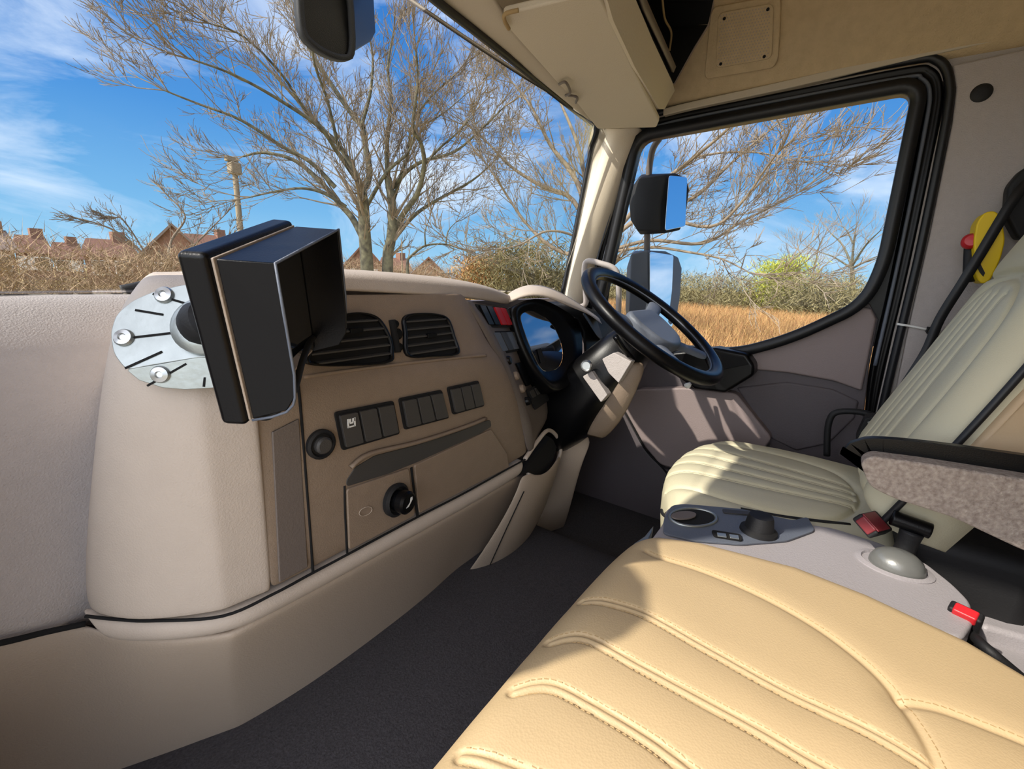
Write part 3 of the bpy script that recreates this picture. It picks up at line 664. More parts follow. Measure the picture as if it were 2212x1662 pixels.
grid('far_end_pod', [[Vector((.58, .70, .60)), Vector((.75, .70, .60)), Vector((.93, .72, .60))], [Vector((.58, .70, .80)), Vector((.75, .71, .80)), Vector((.93, .73, .80))], [Vector((.58, .76, .835)), Vector((.75, .78, .83)), Vector((.93, .80, .82))], [Vector((.58, .96, .86)), Vector((.75, .98, .86)), Vector((.93, .96, .86))]], 'matt', db, 1, .01)
# instrument cluster
ic = thing('instrument_cluster', 'instrument cluster under a curved hood with sky reflected in its lens', 'instrument panel', (.36, .74, .78))
inn = Vector((-.11, -.92, .37)).normalized(); ip = Vector((.33, .675, .78))
def I(u, v, off=0): return hit(u, v, ip+inn*off, inn)
lens_px = [(1124, 684), (1140, 672), (1165, 678), (1192, 700), (1208, 730), (1216, 765), (1208, 792), (1186, 803), (1168, 796), (1150, 762), (1134, 722)]
lens = catmull([I(u, v) for u, v in lens_px], 4, True)
prism('lens', lens, -inn*.006, 'lens', ic, .002)
hood_px = [(1113, 674), (1128, 656), (1165, 646), (1215, 668), (1250, 700), (1258, 760), (1245, 815), (1208, 842), (1178, 822), (1150, 782), (1126, 728)]
hoodl = catmull([I(u, v, .025) for u, v in hood_px], 4, True)
vs = []; fs = []; n = len(lens)
for lp in (lens, [a*.5+b*.5 for a, b in zip(lens, hoodl)], hoodl, [p+(p-ip)*.03-inn*.015 for p in hoodl], [p+(p-ip)*.02-inn*.08 for p in hoodl]): vs += lp
for k in range(4):
    for i in range(n): fs.append((k*n+i, k*n+(i+1) % n, (k+1)*n+(i+1) % n, (k+1)*n+i))
add('hood_inner', vs, fs, 'black', ic, True)
r_ = lambda L_: [Y(*p) for p in L_]
grid('hood_top', [r_([(1090, 640, .90), (1120, 622, .92), (1155, 614, .93), (1200, 628, .92), (1240, 648, .90), (1266, 668, .88), (1300, 690, .86)]),
                  r_([(1092, 636, .80), (1120, 617, .79), (1160, 609, .76), (1200, 622, .72), (1238, 645, .69), (1266, 666, .67), (1298, 688, .66)]),
                  r_([(1094, 648, .74), (1122, 634, .71), (1160, 628, .68), (1202, 640, .65), (1240, 658, .63), (1272, 676, .62), (1302, 700, .62)]),
                  r_([(1098, 662, .745), (1124, 646, .715), (1164, 640, .685), (1206, 654, .655), (1244, 672, .635), (1276, 682, .63), (1304, 708, .63)])], 'beige', ic, 2, .012)
grid('hood_side', [r_([(1250, 672, .62), (1262, 690, .62), (1275, 710, .62), (1288, 730, .62)]), r_([(1276, 676, .68), (1286, 695, .68), (1294, 715, .68), (1300, 738, .68)]), r_([(1282, 678, .80), (1290, 698, .80), (1296, 716, .80), (1302, 740, .80)])], 'matt', ic, 2, .006)
prism('gauge_needle_stub', [I(u, v, .002) for u, v in ((1160, 755), (1166, 753), (1176, 782), (1168, 785))], inn*.004, 'gap', ic)

# ================================================================== STEERING WHEEL
WC = Vector((.44, .425, .838)); WT = .622; WN = Vector((0, -math.sin(WT), math.cos(WT))); WR = .224
wm = frame_to(WN, WC, (0, 0, 1))       # local y points to the top of the wheel
sw = thing('steering_wheel', 'black four spoke steering wheel in front of the driver seat', 'steering wheel', tuple(WC))
ring = [wm @ Vector((WR*math.cos(a), WR*math.sin(a), 0)) for a in np.linspace(0, 2*PI, 73)[:72]]
vs, fs = sweep_geo(ring, circ(.0205, 12, .0185), True, WN)
add('rim', vs, fs, 'black', sw, True)
# inner ridge of the rim
ring2 = [wm @ Vector(((WR-.0205)*math.cos(a), (WR-.0205)*math.sin(a), .004)) for a in np.linspace(0, 2*PI, 73)[:72]]
vs, fs = sweep_geo(ring2, circ(.0022, 6), True, WN); add('rim_seam', vs, fs, 'bluegrey', sw, True)
hub = [(-.09, .055), (.09, .055), (.105, .01), (.085, -.07), (.035, -.10), (-.035, -.10), (-.085, -.07), (-.105, .01)]
hubl = rounded([wm @ Vector((a, b, -.03)) for a, b in hub], .03)
prism('hub', hubl, WN*.035, 'bluegrey', sw, .012, 4)
for a, w0 in ((20, .03), (160, .03), (232, .026), (308, .026)):
    t = math.radians(a); d = Vector((math.cos(t), math.sin(t), 0)); q = Vector((-math.sin(t), math.cos(t), 0))
    rows = []
    for r, ww, h in ((.05, w0*1.3, -.02), (.10, w0, -.016), (.15, w0*.75, -.008), (.20, w0*.9, 0)):
        rows.append([wm @ (d*r+q*ww+Vector((0, 0, h-.010))), wm @ (d*r+q*ww*.8+Vector((0, 0, h+.006))), wm @ (d*r-q*ww*.8+Vector((0, 0, h+.006))), wm @ (d*r-q*ww+Vector((0, 0, h-.010)))])
    grid('spoke', rows, 'bluegrey', sw, 2, .004)
# column
sc = thing('steering_column', 'dark steering column shroud below the wheel with stalks and ignition barrel', 'steering column', (.42, .6, .6))
ax = -WN
secs = [(.035, .040, .045, 0), (.07, .060, .062, 0), (.12, .095, .075, .0), (.18, .115, .085, .012), (.25, .13, .10, .03), (.33, .13, .11, .05), (.40, .10, .09, .06)]
rows = []
for d_, rx_, ry_, sh in secs:
    c = WC+ax*d_+Vector((-.02, sh, -sh))
    m_ = frame_to(WN, c)
    rows.append([m_ @ Vector((rx_*math.copysign(abs(math.cos(a))**.7, math.cos(a)), ry_*math.copysign(abs(math.sin(a))**.7, math.sin(a)), 0)) for a in np.linspace(0, 2*PI, 21)[:20]])
grid('shroud', rows, 'black', sc, 1, closed=True)
# lower strut
grid('column_strut', [[X(1350, 782, .35), X(1356, 780, .345), X(1392, 782, .36), X(1400, 788, .38)], [X(1322, 835, .34), X(1328, 833, .335), X(1370, 842, .35), X(1378, 848, .38)], [X(1280, 905, .34), X(1286, 903, .335), X(1332, 915, .35), X(1340, 922, .38)], [X(1262, 945, .36), X(1266, 944, .355), X(1294, 952, .37), X(1300, 955, .40)]], 'panel', sc, 1, .012)
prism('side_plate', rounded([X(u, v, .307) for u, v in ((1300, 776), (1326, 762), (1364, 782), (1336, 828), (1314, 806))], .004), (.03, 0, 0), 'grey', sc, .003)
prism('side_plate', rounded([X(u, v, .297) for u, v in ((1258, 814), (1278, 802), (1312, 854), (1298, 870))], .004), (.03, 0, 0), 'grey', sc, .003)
lathe('ignition_barrel', [(.016, 0), (.017, .010), (.014, .016), (.011, .012), (.0, .012)], frame_to((-1, -.25, .1), X(1268, 790, .285)), 'chrome', sc, 22)
tube('stalk', [X(1365, 775, .36), X(1345, 752, .30), X(1330, 728, .26)], .008, 'black', sc)
tube('stalk', [WC+Vector((.05, .05, -.07)), WC+Vector((.12, .04, -.075)), WC+Vector((.19, .03, -.07))], .008, 'black', sc)
lathe('stalk_end', [(.010, 0), (.012, .008), (.006, .016)], frame_to((0, -.5, -1), X(1484, 828, .62)), 'white', sc, 14)

# ================================================================== GRAB HANDLE on the A pillar
gh = tube('grab_handle', [X(1226, 663, .86), X(1262, 660, .83), X(1265, 630, .82), X(1262, 590, .82), X(1268, 565, .82), X(1300, 570, .82), X(1328, 582, .83), X(1336, 610, .84), X(1336, 680, .86)], .011, 'grey', None)
tag(gh, 'curved grey grab handle at the foot of the windscreen pillar', 'grab handle')

# ================================================================== MONITOR
mo = thing('reversing_monitor', 'black hooded monitor mounted on the near end of the dashboard', 'monitor', (-.65, .45, .88))
Aq = Vector((-.642, .40, .952)); bq = Vector((.13, .10, .043)).normalized()
cq = Vector((.19, .18, -1)); cq = (cq-bq*cq.dot(bq)).normalized(); aq = bq.cross(cq)
if aq.y > 0: aq = -aq
def MQ(a, b, c): return Aq+aq*a+bq*b+cq*c
def mbox(name, lo, hi, mt, bev=.004, parent=mo):
    (a0, b0, c0_), (a1, b1, c1) = lo, hi
    return add(name, [MQ(a, b, c) for a, b, c in ((a0, b0, c0_), (a1, b0, c0_), (a1, b1, c0_), (a0, b1, c0_), (a0, b0, c1), (a1, b0, c1), (a1, b1, c1), (a0, b1, c1))], [(0, 3, 2, 1), (4, 5, 6, 7), (0, 1, 5, 4), (1, 2, 6, 5), (2, 3, 7, 6), (3, 0, 4, 7)], mt, parent, False, bev, 3)
mbox('casing', (-.080, -.006, -.006), (-.054, .176, .168), 'black', .006)
mbox('casing_rim', (-.054, -.001, -.001), (-.0515, .171, .163), 'lower', .0008)
mbox('screen', (-.050, .004, .004), (-.047, .166, .156), 'lens', .001)
# hood: near wall, top wall and far wall
def plate(name, pts, ext, mt='black', bev=.0015): return prism(name, [MQ(*p) for p in pts], ext, mt, mo, bev)
plate('hood_top', [(-.050, 0, 0), (0, 0, 0), (0, .170, 0), (-.050, .170, 0)], cq*.0025)
plate('hood_near_wall', [(-.050, 0, 0), (0, 0, 0), (0, 0, .108), (-.003, 0, .132), (-.014, 0, .150), (-.050, 0, .162)], bq*.0025)
plate('hood_far_wall', [(-.050, .170, 0), (0, .170, 0), (0, .170, .108), (-.003, .170, .132), (-.014, .170, .150), (-.050, .170, .162)], -bq*.0025)
tube('hood_edge', [MQ(-.05, -.001, .163), MQ(-.030, -.001, .158), MQ(-.014, -.001, .151), MQ(-.006, -.001, .142), MQ(-.003, -.001, .133), MQ(0, -.001, .108), MQ(0, -.001, .04), MQ(0, -.001, 0), MQ(0, .085, 0), MQ(0, .171, 0), MQ(0, .171, .085), MQ(-.004, .171, .126)], .0014, 'bluegrey', mo, sm=0, k=6)
# mounting plate on the cover
def cover_pt(u, v, off=0):
    # plane of the upper part of the cover
    return hit(u, v, PLP+PLN*off, PLN)
mp_ = thing('mounting_plate', 'grey slotted metal plate screwed to the beige dashboard end', 'bracket', (-.66, .66, .85))
PLP = Vector((-.655, .632, .86)); PLN = Vector((-.60, -.66, .42)).normalized()
PLP2 = Vector((-.655, .610, .79)); PLN2 = Vector((-.68, -.73, .06)).normalized()
ppx = [(330, 630), (400, 614), (470, 612), (540, 640), (540, 775), (430, 772), (320, 790), (272, 800), (245, 765), (238, 720), (250, 680), (285, 650)]
upper = [cover_pt(u, v, .016) for u, v in ppx]
o = prism('plate', rounded(upper, .008), -PLN*.003, 'metal', mp_, .001)
hinge = [cover_pt(272, 800, .016), cover_pt(320, 790, .016), cover_pt(430, 772, .016), cover_pt(540, 775, .016)]
lowr = []
Q0 = [cover_pt(276, 798, .0155), cover_pt(350, 786, .0155), cover_pt(430, 772, .0155), cover_pt(540, 775, .0155)]
dd = Vector((.0, .0, -1))+Vector((-.02, .03, 0))
low2 = [(276, 802), (300, 822), (350, 838), (400, 842), (470, 838), (540, 835)]
hp = Q0[1]; n2 = Vector((-.62, -.76, .10)).normalized()
L2 = [hit(u, v, hp, n2) for u, v in low2]
prism('plate_tab', [Q0[0], Q0[1], Q0[2], Q0[3]]+L2[::-1], -n2*.003, 'metal', mp_, .0008)
def cut(u0, v0, u1, v1, pl_=0):
    if pl_ == 0: a, b, nn = cover_pt(u0, v0, .0167), cover_pt(u1, v1, .0167), PLN
    else: a, b, nn = hit(u0, v0, hp+n2*.0005, n2), hit(u1, v1, hp+n2*.0005, n2), n2
    vs, fs = sweep_geo([a, b], [(-.0012, -.0004), (.0012, -.0004), (.0012, .0004), (-.0012, .0004)], False, nn)
    add('slot', vs, fs, 'gap', mp_)
for c in ((292, 670, 352, 680), (290, 729, 376, 719), (270, 796, 350, 760), (402, 656, 330, 635)): cut(*c)
cut(318, 834, 403, 766+20, 1) ; cut(446, 790, 440, 836, 1)
for (u, v, pl_) in ((355, 638, 0), (268, 730, 0)):
    lathe('screw', [(.010, 0), (.010, .0015), (.0085, .004), (.004, .0052), (.003, .003), (0, .003)], frame_to(PLN, cover_pt(u, v, .0165)), 'chrome', mp_, 20)
lathe('screw', [(.010, 0), (.010, .0015), (.0085, .004), (.004, .0052), (.003, .003), (0, .003)], frame_to(n2, hit(347, 809, hp, n2)), 'chrome', mp_, 20)
ballc = cover_pt(436, 700, .03)
lathe('mount_ring', [(.034, -.012), (.034, -.004), (.028, .002), (.020, .004)], frame_to(PLN, ballc), 'metal', mo, 28)
lathe('ball_joint', [(.022, -.01), (.026, .0), (.024, .012), (.014, .02), (.012, .04)], frame_to((MQ(-.08, .085, .07)-ballc).normalized(), ballc), 'matt', mo, 24)
tube('support_arm', [ballc, ballc*.4+MQ(-.08, .085, .07)*.6, MQ(-.078, .085, .07)], .012, 'matt', mo)
cb = tube('monitor_cable', [MQ(-.060, .02, .170), MQ(-.050, .03, .178), MQ(-.03, .04, .160), Y(640, 830, .50), Y(655, 775, .52), Y(675, 730, .56), Y(700, 716, .60), Y(716, 715, .625)], .004, 'matt', None)
tag(cb, 'thin black cable looping from the hooded monitor to the near air vent', 'cable')

# ================================================================== SEATS (height-field cushions with sewn seams)
def seg_dist(px_, py_, line):
    d = np.full(px_.shape, 9.)
    for (x0, y0), (x1, y1) in zip(line[:-1], line[1:]):
        dx, dy_ = x1-x0, y1-y0; L2_ = dx*dx+dy_*dy_
        t = np.clip(((px_-x0)*dx+(py_-y0)*dy_)/L2_, 0, 1)
        d = np.minimum(d, np.hypot(px_-(x0+t*dx), py_-(y0+t*dy_)))
    return d
def smooth2(L_, n=8): return [(p.x, p.y) for p in catmull([Vector((a, b, 0)) for a, b in L_], n)]
def cushion(name, xe, yf, yb, z0, R, skirt, singles, doubles, mtx, mat, parent, nx=200, ny=160, depth=.005, crown=.01, rt=.16, rs=.2, tilt=0, edge=True, ribs=0):
    """xe(t) -> (x_left, x_right) at t (0 front, 1 back)"""
    S_ = np.linspace(-1, 1, nx); T_ = np.linspace(0, 1, ny)
    s, t = np.meshgrid(S_, T_)
    xl = np.vectorize(lambda q: xe(q)[0])(T_)[:, None]; xr = np.vectorize(lambda q: xe(q)[1])(T_)[:, None]
    x = (xl+xr)/2+(xr-xl)/2*s
    fy = yf(s); y = fy+(yb-fy)*t
    q = np.clip((np.abs(s)-(1-rs))/rs, 0, 1); qt = np.clip((rt-t)/rt, 0, 1); qb = np.clip((t-(1-.08))/.08, 0, 1)
    f = np.sqrt(np.maximum(0, 1-q**2))*np.sqrt(np.maximum(0, 1-qt**2.2))*np.sqrt(np.maximum(0, 1-qb**2))
    z = z0-R*(1-f)+crown*(1-s**2)-tilt*t
    inner = None
    for ln in singles:
        d = seg_dist(x, y, smooth2(ln)); z -= depth*np.exp(-(d/.0055)**2)*(f > .3) + depth*.6*np.exp(-(d/.02)**2)
    for ln in doubles:
        d = seg_dist(x, y, smooth2(ln)); z -= depth*.9*np.exp(-((d-.0055)/.0024)**2) + depth*.5*np.exp(-(d/.02)**2)
    P = np.stack([x, y, z], -1).reshape(-1, 3)
    fs = [(j*nx+i, j*nx+i+1, (j+1)*nx+i+1, (j+1)*nx+i) for j in range(ny-1) for i in range(nx-1)]
    # skirt
    ring = [(0, i) for i in range(nx)]+[(j, nx-1) for j in range(1, ny)]+[(ny-1, i) for i in range(nx-2, -1, -1)]+[(j, 0) for j in range(ny-2, 0, -1)]
    base = len(P); rl = len(ring)
    c = P.mean(0); ex = []
    for k, (dz, sc_) in enumerate(((.02, 1.004), (skirt*.5, 1.0), (skirt, .975))):
        for j, i in ring:
            p = P[j*nx+i]; ex.append([c[0]+(p[0]-c[0])*sc_, c[1]+(p[1]-c[1])*sc_, p[2]-dz])
    idx0 = [j*nx+i for j, i in ring]
    prev = idx0
    for k in range(3):
        cur = list(range(base+k*rl, base+(k+1)*rl))
        for a in range(rl): fs.append((prev[a], prev[(a+1) % rl], cur[(a+1) % rl], cur[a]))
        prev = cur
    fs.append(tuple(prev))
    V = np.concatenate([P, np.array(ex)])
    vs = [mtx @ Vector(v) for v in V]
    ob = add(name, vs, fs, mat, parent, True)
    # stitches: short raised thread pieces following each seam on the surface
    grid_x, grid_y, grid_z = x, y, z
    def zat(px_, py_):
        k = np.argmin((grid_x-px_)**2+(grid_y-py_)**2); return grid_z.flat[k]
    sv_, sf_ = [], []
    def run(line, off):
        pts = [Vector((a, b, 0)) for a, b in smooth2(line, 14)]
        acc = 0; L_ = [0]
        for a, b in zip(pts[:-1], pts[1:]): L_.append(L_[-1]+(b-a).length)
        d = 0
        while d < L_[-1]-.006:
            def at(q):
                k = max(0, min(len(L_)-2, int(np.searchsorted(L_, q))-1)); tt = (q-L_[k])/max(1e-6, L_[k+1]-L_[k]); p = pts[k].lerp(pts[k+1], tt)
                tv = (pts[k+1]-pts[k]).normalized(); p = p+Vector((-tv.y, tv.x, 0))*off
                return p
            a = at(d); b = at(d+.0042)
            za, zb = zat(a.x, a.y), zat(b.x, b.y)
            vv, ff = sweep_geo([mtx @ Vector((a.x, a.y, za+.0002)), mtx @ Vector((b.x, b.y, zb+.0002))], circ(.0006, 4), False, (mtx.to_3x3() @ Vector((0, 0, 1))))
            o0 = len(sv_); sv_.extend(vv); sf_.extend([tuple(o0+i for i in f_) for f_ in ff]); d += .0062
    if edge:
        for ln in doubles: run(ln, .0088); run(ln, -.0088)
        for ln in singles: run(ln, .006)
        st = add('stitching', sv_, sf_, 'thread', parent); st['kind'] = 'stuff'
    return ob
# near passenger bench cushion
ps = thing('passenger_seat', 'cream leather passenger seat cushion with stitched panels in the foreground', 'seat', (-.46, 0, .35))
def pxe(t):
    ys = np.array([.25, .20, .134, -.005, -.096, -.20, -.26, -.34][::-1]); xs = np.array([-.135, -.100, -.068, -.040, -.050, -.082, -.125, -.19][::-1])
    y = .245+(-.34-.245)*t; xr = float(np.interp(y, ys, xs)); return (-.92-xr, xr)
pmt = Matrix.Identity(4)
def on_seat(L_, z=.533): return [(Z(u, v, z).x, Z(u, v, z).y) for u, v in L_]
s1 = on_seat([(1262, 1291), (1384, 1325), (1520, 1400), (1692, 1496), (1863, 1576), (2005, 1656), (2100, 1720)])
s2 = on_seat([(1190, 1380), (1270, 1384), (1384, 1445), (1520, 1519), (1635, 1582), (1760, 1656), (1900, 1730)])
s3 = on_seat([(1112, 1488), (1190, 1487), (1270, 1525), (1384, 1593), (1463, 1650), (1600, 1760)])
s4 = [(2*s3[0][0]-s2[0][0]-.0, s3[0][1]), (2*s3[3][0]-s2[3][0], s3[3][1]), (-.53, -.10)]
cvr = on_seat([(1400, 1186), (1423, 1197), (1520, 1228), (1635, 1277), (1749, 1340), (1840, 1405), (1920, 1479), (1977, 1559), (2028, 1656), (2060, 1760)])
cv = cvr+[(-.45, -.20), (-.62, -.17), (-.72, -.08), (-.75, .04), (-.71, .16), (-.68, .235)]
br = on_seat([(1948, 1511), (2034, 1531), (2148, 1573), (2240, 1610)])
cushion('cushion', pxe, lambda s: .238-.012*np.abs(s)**6, -.34, .525, .055, .17, [cv, br], [s1, s2, s3, s4], pmt, 'leather', ps, 340, 280, .0042, .012, .10, .13)
box('seat_base', (-.78, -.30, .06), (-.16, .18, .36), 'taupe_dark', ps, .02)
mt_b = Matrix.Translation((-.46, -.46, .52)) @ Matrix.Rotation(math.radians(-100), 4, 'X')
cushion('backrest', lambda t: (-.34, .34), lambda s: 0*s, .62, .06, .04, .08, [], [], Matrix.Translation((-.46, -.44, .50)) @ Matrix.Rotation(math.radians(80), 4, 'X') @ Matrix.Rotation(0, 4, 'Z'), 'leather', ps, 40, 50, edge=False)

# driver's seat
ds = thing('driver_seat', 'pale leather driver seat half in sun beside the far door', 'seat', (.44, 0, .35))
def dxe(t):
    y = .31-.50*t
    w_ = float(np.interp(y, [-.20, -.10, .0, .10, .20, .28, .31], [.25, .30, .315, .315, .30, .27, .25])); return (.445-w_, .445+w_)
dl = []
for k in (-1.5, -.5, .5, 1.5): dl.append([(.44+k*.075, .30), (.44+k*.062, .10), (.44+k*.05, -.02), (.44+k*.04, -.10)])
dcv = [(.25, .29), (.235, .12), (.25, .0), (.30, -.08), (.44, -.12), (.58, -.08), (.63, .0), (.645, .12), (.63, .29)]
cushion('cushion', dxe, lambda s: .315-.06*np.abs(s)**2.5, -.19, .462, .05, .12, [dcv], dl, Matrix.Identity(4), 'leather2', ds, 200, 170, .008, .014, .2, .22, edge=False)
tube('piping', [Vector((dxe(t)[0]+.002, .295-.48*t if t > 0 else .27, .405)) for t in (0, .1, .3, .5, .7, .9, 1)], .004, 'piping', ds)
box('seat_base', (.21, -.45, .02), (.68, .22, .34), 'matt', ds, .02)
box('recline_frame', (.205, -.36, .30), (.69, -.17, .52), 'matt', ds, .03)
# backrest: local X across, local -Y up the back, local Z forward
back_up = Vector((0, -.38, 1)).normalized(); bmx = Matrix((Vector((1, 0, 0)), -back_up, Vector((1, 0, 0)).cross(-back_up))).transposed().to_4x4()
bmx.translation = Vector((.445, -.118, .55))
def bxe(t):
    w_ = float(np.interp(t, [0, .15, .4, .6, .75, .85, 1], [.245, .258, .25, .225, .19, .16, .15])); return (-w_, w_)
bl = [[(k*.062, .02), (k*.06, -.2), (k*.05, -.42)] for k in (-1.5, -.5, .5, 1.5)]
bcv = [(-.17, .03), (-.19, -.2), (-.15, -.40), (0, -.46), (.15, -.40), (.19, -.2), (.17, .03), (0, .045), (-.17, .03)]
zf = -1 if (bmx.to_3x3() @ Vector((0, 0, 1))).y < 0 else 1
if zf < 0: bmx = bmx @ Matrix.Scale(-1, 4, (0, 0, 1))
cushion('backrest', bxe, lambda s: .02+0*s, -.80, .02, .045, .10, [bcv, [(-.25, -.46), (0, -.47), (.25, -.46)]], bl, bmx, 'leather2', ds, 160, 220, .008, .012, .06, .22, edge=False)
for sgn in (-1,):
    tube('piping', [bmx @ Vector((sgn*bxe(t)[1]+.014*sgn, .02-.82*t, -.022)) for t in (.0, .1, .25, .4, .55, .7, .85, .95)], .006, 'piping', ds)
side = [bmx @ Vector((-bxe(t)[1]-.012, .08-.88*t, z_)) for t, z_ in ((.26, -.04), (.32, -.04), (.4, -.04), (.55, -.04))]+[bmx @ Vector((-bxe(t)[1]-.012, .08-.88*t, z_)) for t, z_ in ((.55, -.17), (.4, -.20), (.32, -.20), (.26, -.19))]
prism('side_bolster', side, (.03, 0, 0), 'seatside', ds, .01, 3)
# armrest folded down beside the driver's seat
arm = [(1858, 1000), (1880, 986), (2000, 1002), (2212, 1036), (2460, 1080), (2460, 1260), (2212, 1192), (2060, 1120), (1930, 1078), (1878, 1052)]
ar = prism('armrest', rounded([X(u, v, .07) for u, v in arm], .012), (.085, 0, 0), 'fabric', ds, .014, 4)
strip('armrest_trim', [X(u, v, .112) for u, v in ((1876, 1004), (1892, 998), (2000, 1010), (2212, 1044), (2440, 1082))], [(-.044, -.008), (-.044, .008), (-.036, .013), (.036, .013), (.044, .008), (.044, -.008)], 'black', ar, up=Vector((1, 0, 0)), sm=5, bevel=.002)
# black loop handle beyond the cushion
hl = tube('seat_side_handle', [X(1786, 985, .80), X(1790, 915, .80), X(1812, 890, .80), X(1880, 896, .80), X(1905, 930, .80)], .009, 'matt', None)
tag(hl, 'black looped handle bar standing between the driver seat and door', 'handle')

# ================================================================== CENTRE CONSOLE
cc = thing('centre_console', 'grey console between the two seats with dials and a cup recess', 'console', (.1, 0, .3))
cz = .478
copx = [(1395, 1180), (1432, 1130), (1440, 1098), (1470, 1088), (1600, 1100), (1700, 1125), (1800, 1140), (1900, 1172), (2000, 1215), (2060, 1262), (2098, 1300), (2104, 1345), (2080, 1380), (1900, 1330), (1700, 1250), (1500, 1195)]
cpts = [Z(u, v, cz) for u, v in copx]
prism('console_body', rounded(cpts, .015), (0, 0, -.40), 'console', cc, .018, 4)
fp = [(1450, 1096), (1475, 1092), (1600, 1103), (1712, 1128), (1744, 1120), (1760, 1150), (1700, 1172), (1600, 1180), (1500, 1172), (1432, 1156), (1434, 1122)]
prism('switch_plate', rounded([Z(u, v, cz+.001) for u, v in fp], .012), (0, 0, .004), 'bluegrey', cc, .003, 2)
# oval ring pocket
rc = Z(1497, 1118, cz+.006)
el_ = lambda c, a, b, th, n=28: [c+Vector((a*math.cos(t)*math.cos(th)-b*math.sin(t)*math.sin(th), a*math.cos(t)*math.sin(th)+b*math.sin(t)*math.cos(th), 0)) for t in np.linspace(0, 2*PI, n+1)[:n]]
er = el_(rc, .052, .034, -.6)
tube('ring_trim', er, .0035, 'metal', cc, closed=True, sm=1, k=8)
prism('ring_pocket', el_(rc+Vector((0, 0, -.001)), .049, .031, -.6), (0, 0, .001), 'gap', cc)
prism('pocket_flap', el_(rc+Vector((-.012, .016, .0015)), .030, .015, -.6), (0, 0, .004), 'panel_dark', cc, .002)
lathe('rotary_knob', [(.034, 0), (.033, .006), (.026, .010), (.023, .030), (.021, .036), (.0, .037)], frame_to((0, 0, 1), Z(1638, 1150, cz+.004)), 'matt', cc, 28)
prism('switch_pair', rounded([Z(u, v, cz+.005) for u, v in ((1536, 1148), (1600, 1158), (1604, 1172), (1542, 1162))], .006), (0, 0, .004), 'gap', cc, .001)
for a in (1548, 1575):
    prism('small_switch', [Z(u, v+ (a-1548)*.14, cz+.009) for u, v in ((a, 1152), (a+20, 1155), (a+22, 1163), (a+2, 1160))], (0, 0, .002), 'metal', cc, .0008)
prism('switch_pair', rounded([Z(u, v, cz+.005) for u, v in ((1560, 1102), (1625, 1108), (1628, 1116), (1562, 1110))], .004), (0, 0, .003), 'switch', cc, .001)
for k in range(4): prism('position_mark', [Z(u, v, cz+.0012) for u, v in ((1688+k*6, 1150), (1690+k*6, 1150), (1692+k*6, 1164), (1690+k*6, 1164))], (0, 0, .0008), 'white', cc)
# cup recess with silver dome
dc = Z(1930, 1222, cz+.001)
lathe('recess_rim', [(.056, -.004), (.056, .001), (.047, .003), (.045, -.002), (.0, -.003)], frame_to((0, 0, 1), dc), 'console', cc, 36, .8)
lathe('silver_dome', [(.040, -.002), (.039, .008), (.034, .018), (.024, .026), (.012, .030), (0, .031)], frame_to((0, 0, 1), dc+Vector((0, -.004, 0))), 'silver', cc, 32, .85)
# small chrome seat lever tip by the cushion corner
lv = prism('seat_lever', [Z(u, v, .46) for u, v in ((1366, 1176), (1392, 1158), (1412, 1134), (1408, 1150), (1396, 1176))], (0, 0, -.02), 'metal', None, .003)
tag(lv, 'small grey lever tip beside the front corner of the passenger cushion', 'lever')
# parking brake
pb = thing('parking_brake', 'black T shaped parking brake lever standing behind the rotary knob', 'brake lever', tuple(Z(1940, 1205, .478)))
b0 = Z(1946, 1206, .478); b1 = Vector((b0.x+.0, b0.y-.005, .535))
tube('stem', [b0, (b0+b1)/2, b1], .018, 'matt', pb, k=14, scale=[1, .85, 1.0])
pA = X(1926, 1118, b1.x); pB = X(2010, 1148, b1.x)
tube('grip', [pA, (pA+pB)/2, pB], .014, 'black', pb, k=14, up=None)
# belt buckles
def buckle(nm, label, c, d, n_, mred, s=1.0):
    th = thing(nm, label, 'seat belt buckle', tuple(c))
    d = Vector(d).normalized(); n_ = Vector(n_).normalized(); q = d.cross(n_).normalized(); n_ = q.cross(d)
    m_ = Matrix((q, d, n_)).transposed().to_4x4(); m_.translation = Vector(c)
    box('buckle_body', (-.024*s, -.03*s, -.012*s), (.024*s, .045*s, .012*s), 'matt', th, .004, 3, m_)
    box('release_button', (-.017*s, .028*s, -.008*s), (.017*s, .048*s, .0145*s), mred, th, .003, 3, m_)
    return th, m_
th, m_ = buckle('seat_belt_buckle', 'black belt buckle with dark red button beside the driver seat armrest', X(1888, 1132, .17), (-.85, .4, .12), (-.3, -.5, .9), 'darkred', .85)
box('release_face', (-.018, -.010, .0102), (.018, .038, .0135), 'darkred', th, .002, 2, m_)
th2, m2 = buckle('seat_belt_buckle', 'bright red belt buckle at the near rear edge of the console', Z(2078, 1352, .455), (-.35, .1, .95), (-.6, .2, .5), 'red', .8)
tube('buckle_cable', [Vector(Z(1836, 1134, .47)), Z(1700, 1118, .468), Z(1600, 1100, .466)], .004, 'matt', th, k=8)
bc = tube('belt_stalk', [Z(2090, 1362, .44), Z(2130, 1400, .47), Z(2212, 1470, .44), Z(2260, 1510, .42)], .007, 'matt', th2, k=8)

# storage behind the console: dark well and rails
rl = prism('floor_rail', [Z(u, v, .40) for u, v in ((2110, 1300), (2300, 1345), (2300, 1400), (2120, 1350))], (0, 0, -.05), 'console', None, .01); tag(rl, 'pale grey plastic rail behind the console on the right', 'rail')
rl2 = prism('floor_rail', [Z(u, v, .37) for u, v in ((2110, 1362), (2320, 1440), (2320, 1640), (2230, 1560), (2130, 1440))], (0, 0, -.04), 'console', None, .01); tag(rl2, 'wide grey plastic shelf edge beside the passenger cushion corner', 'rail')

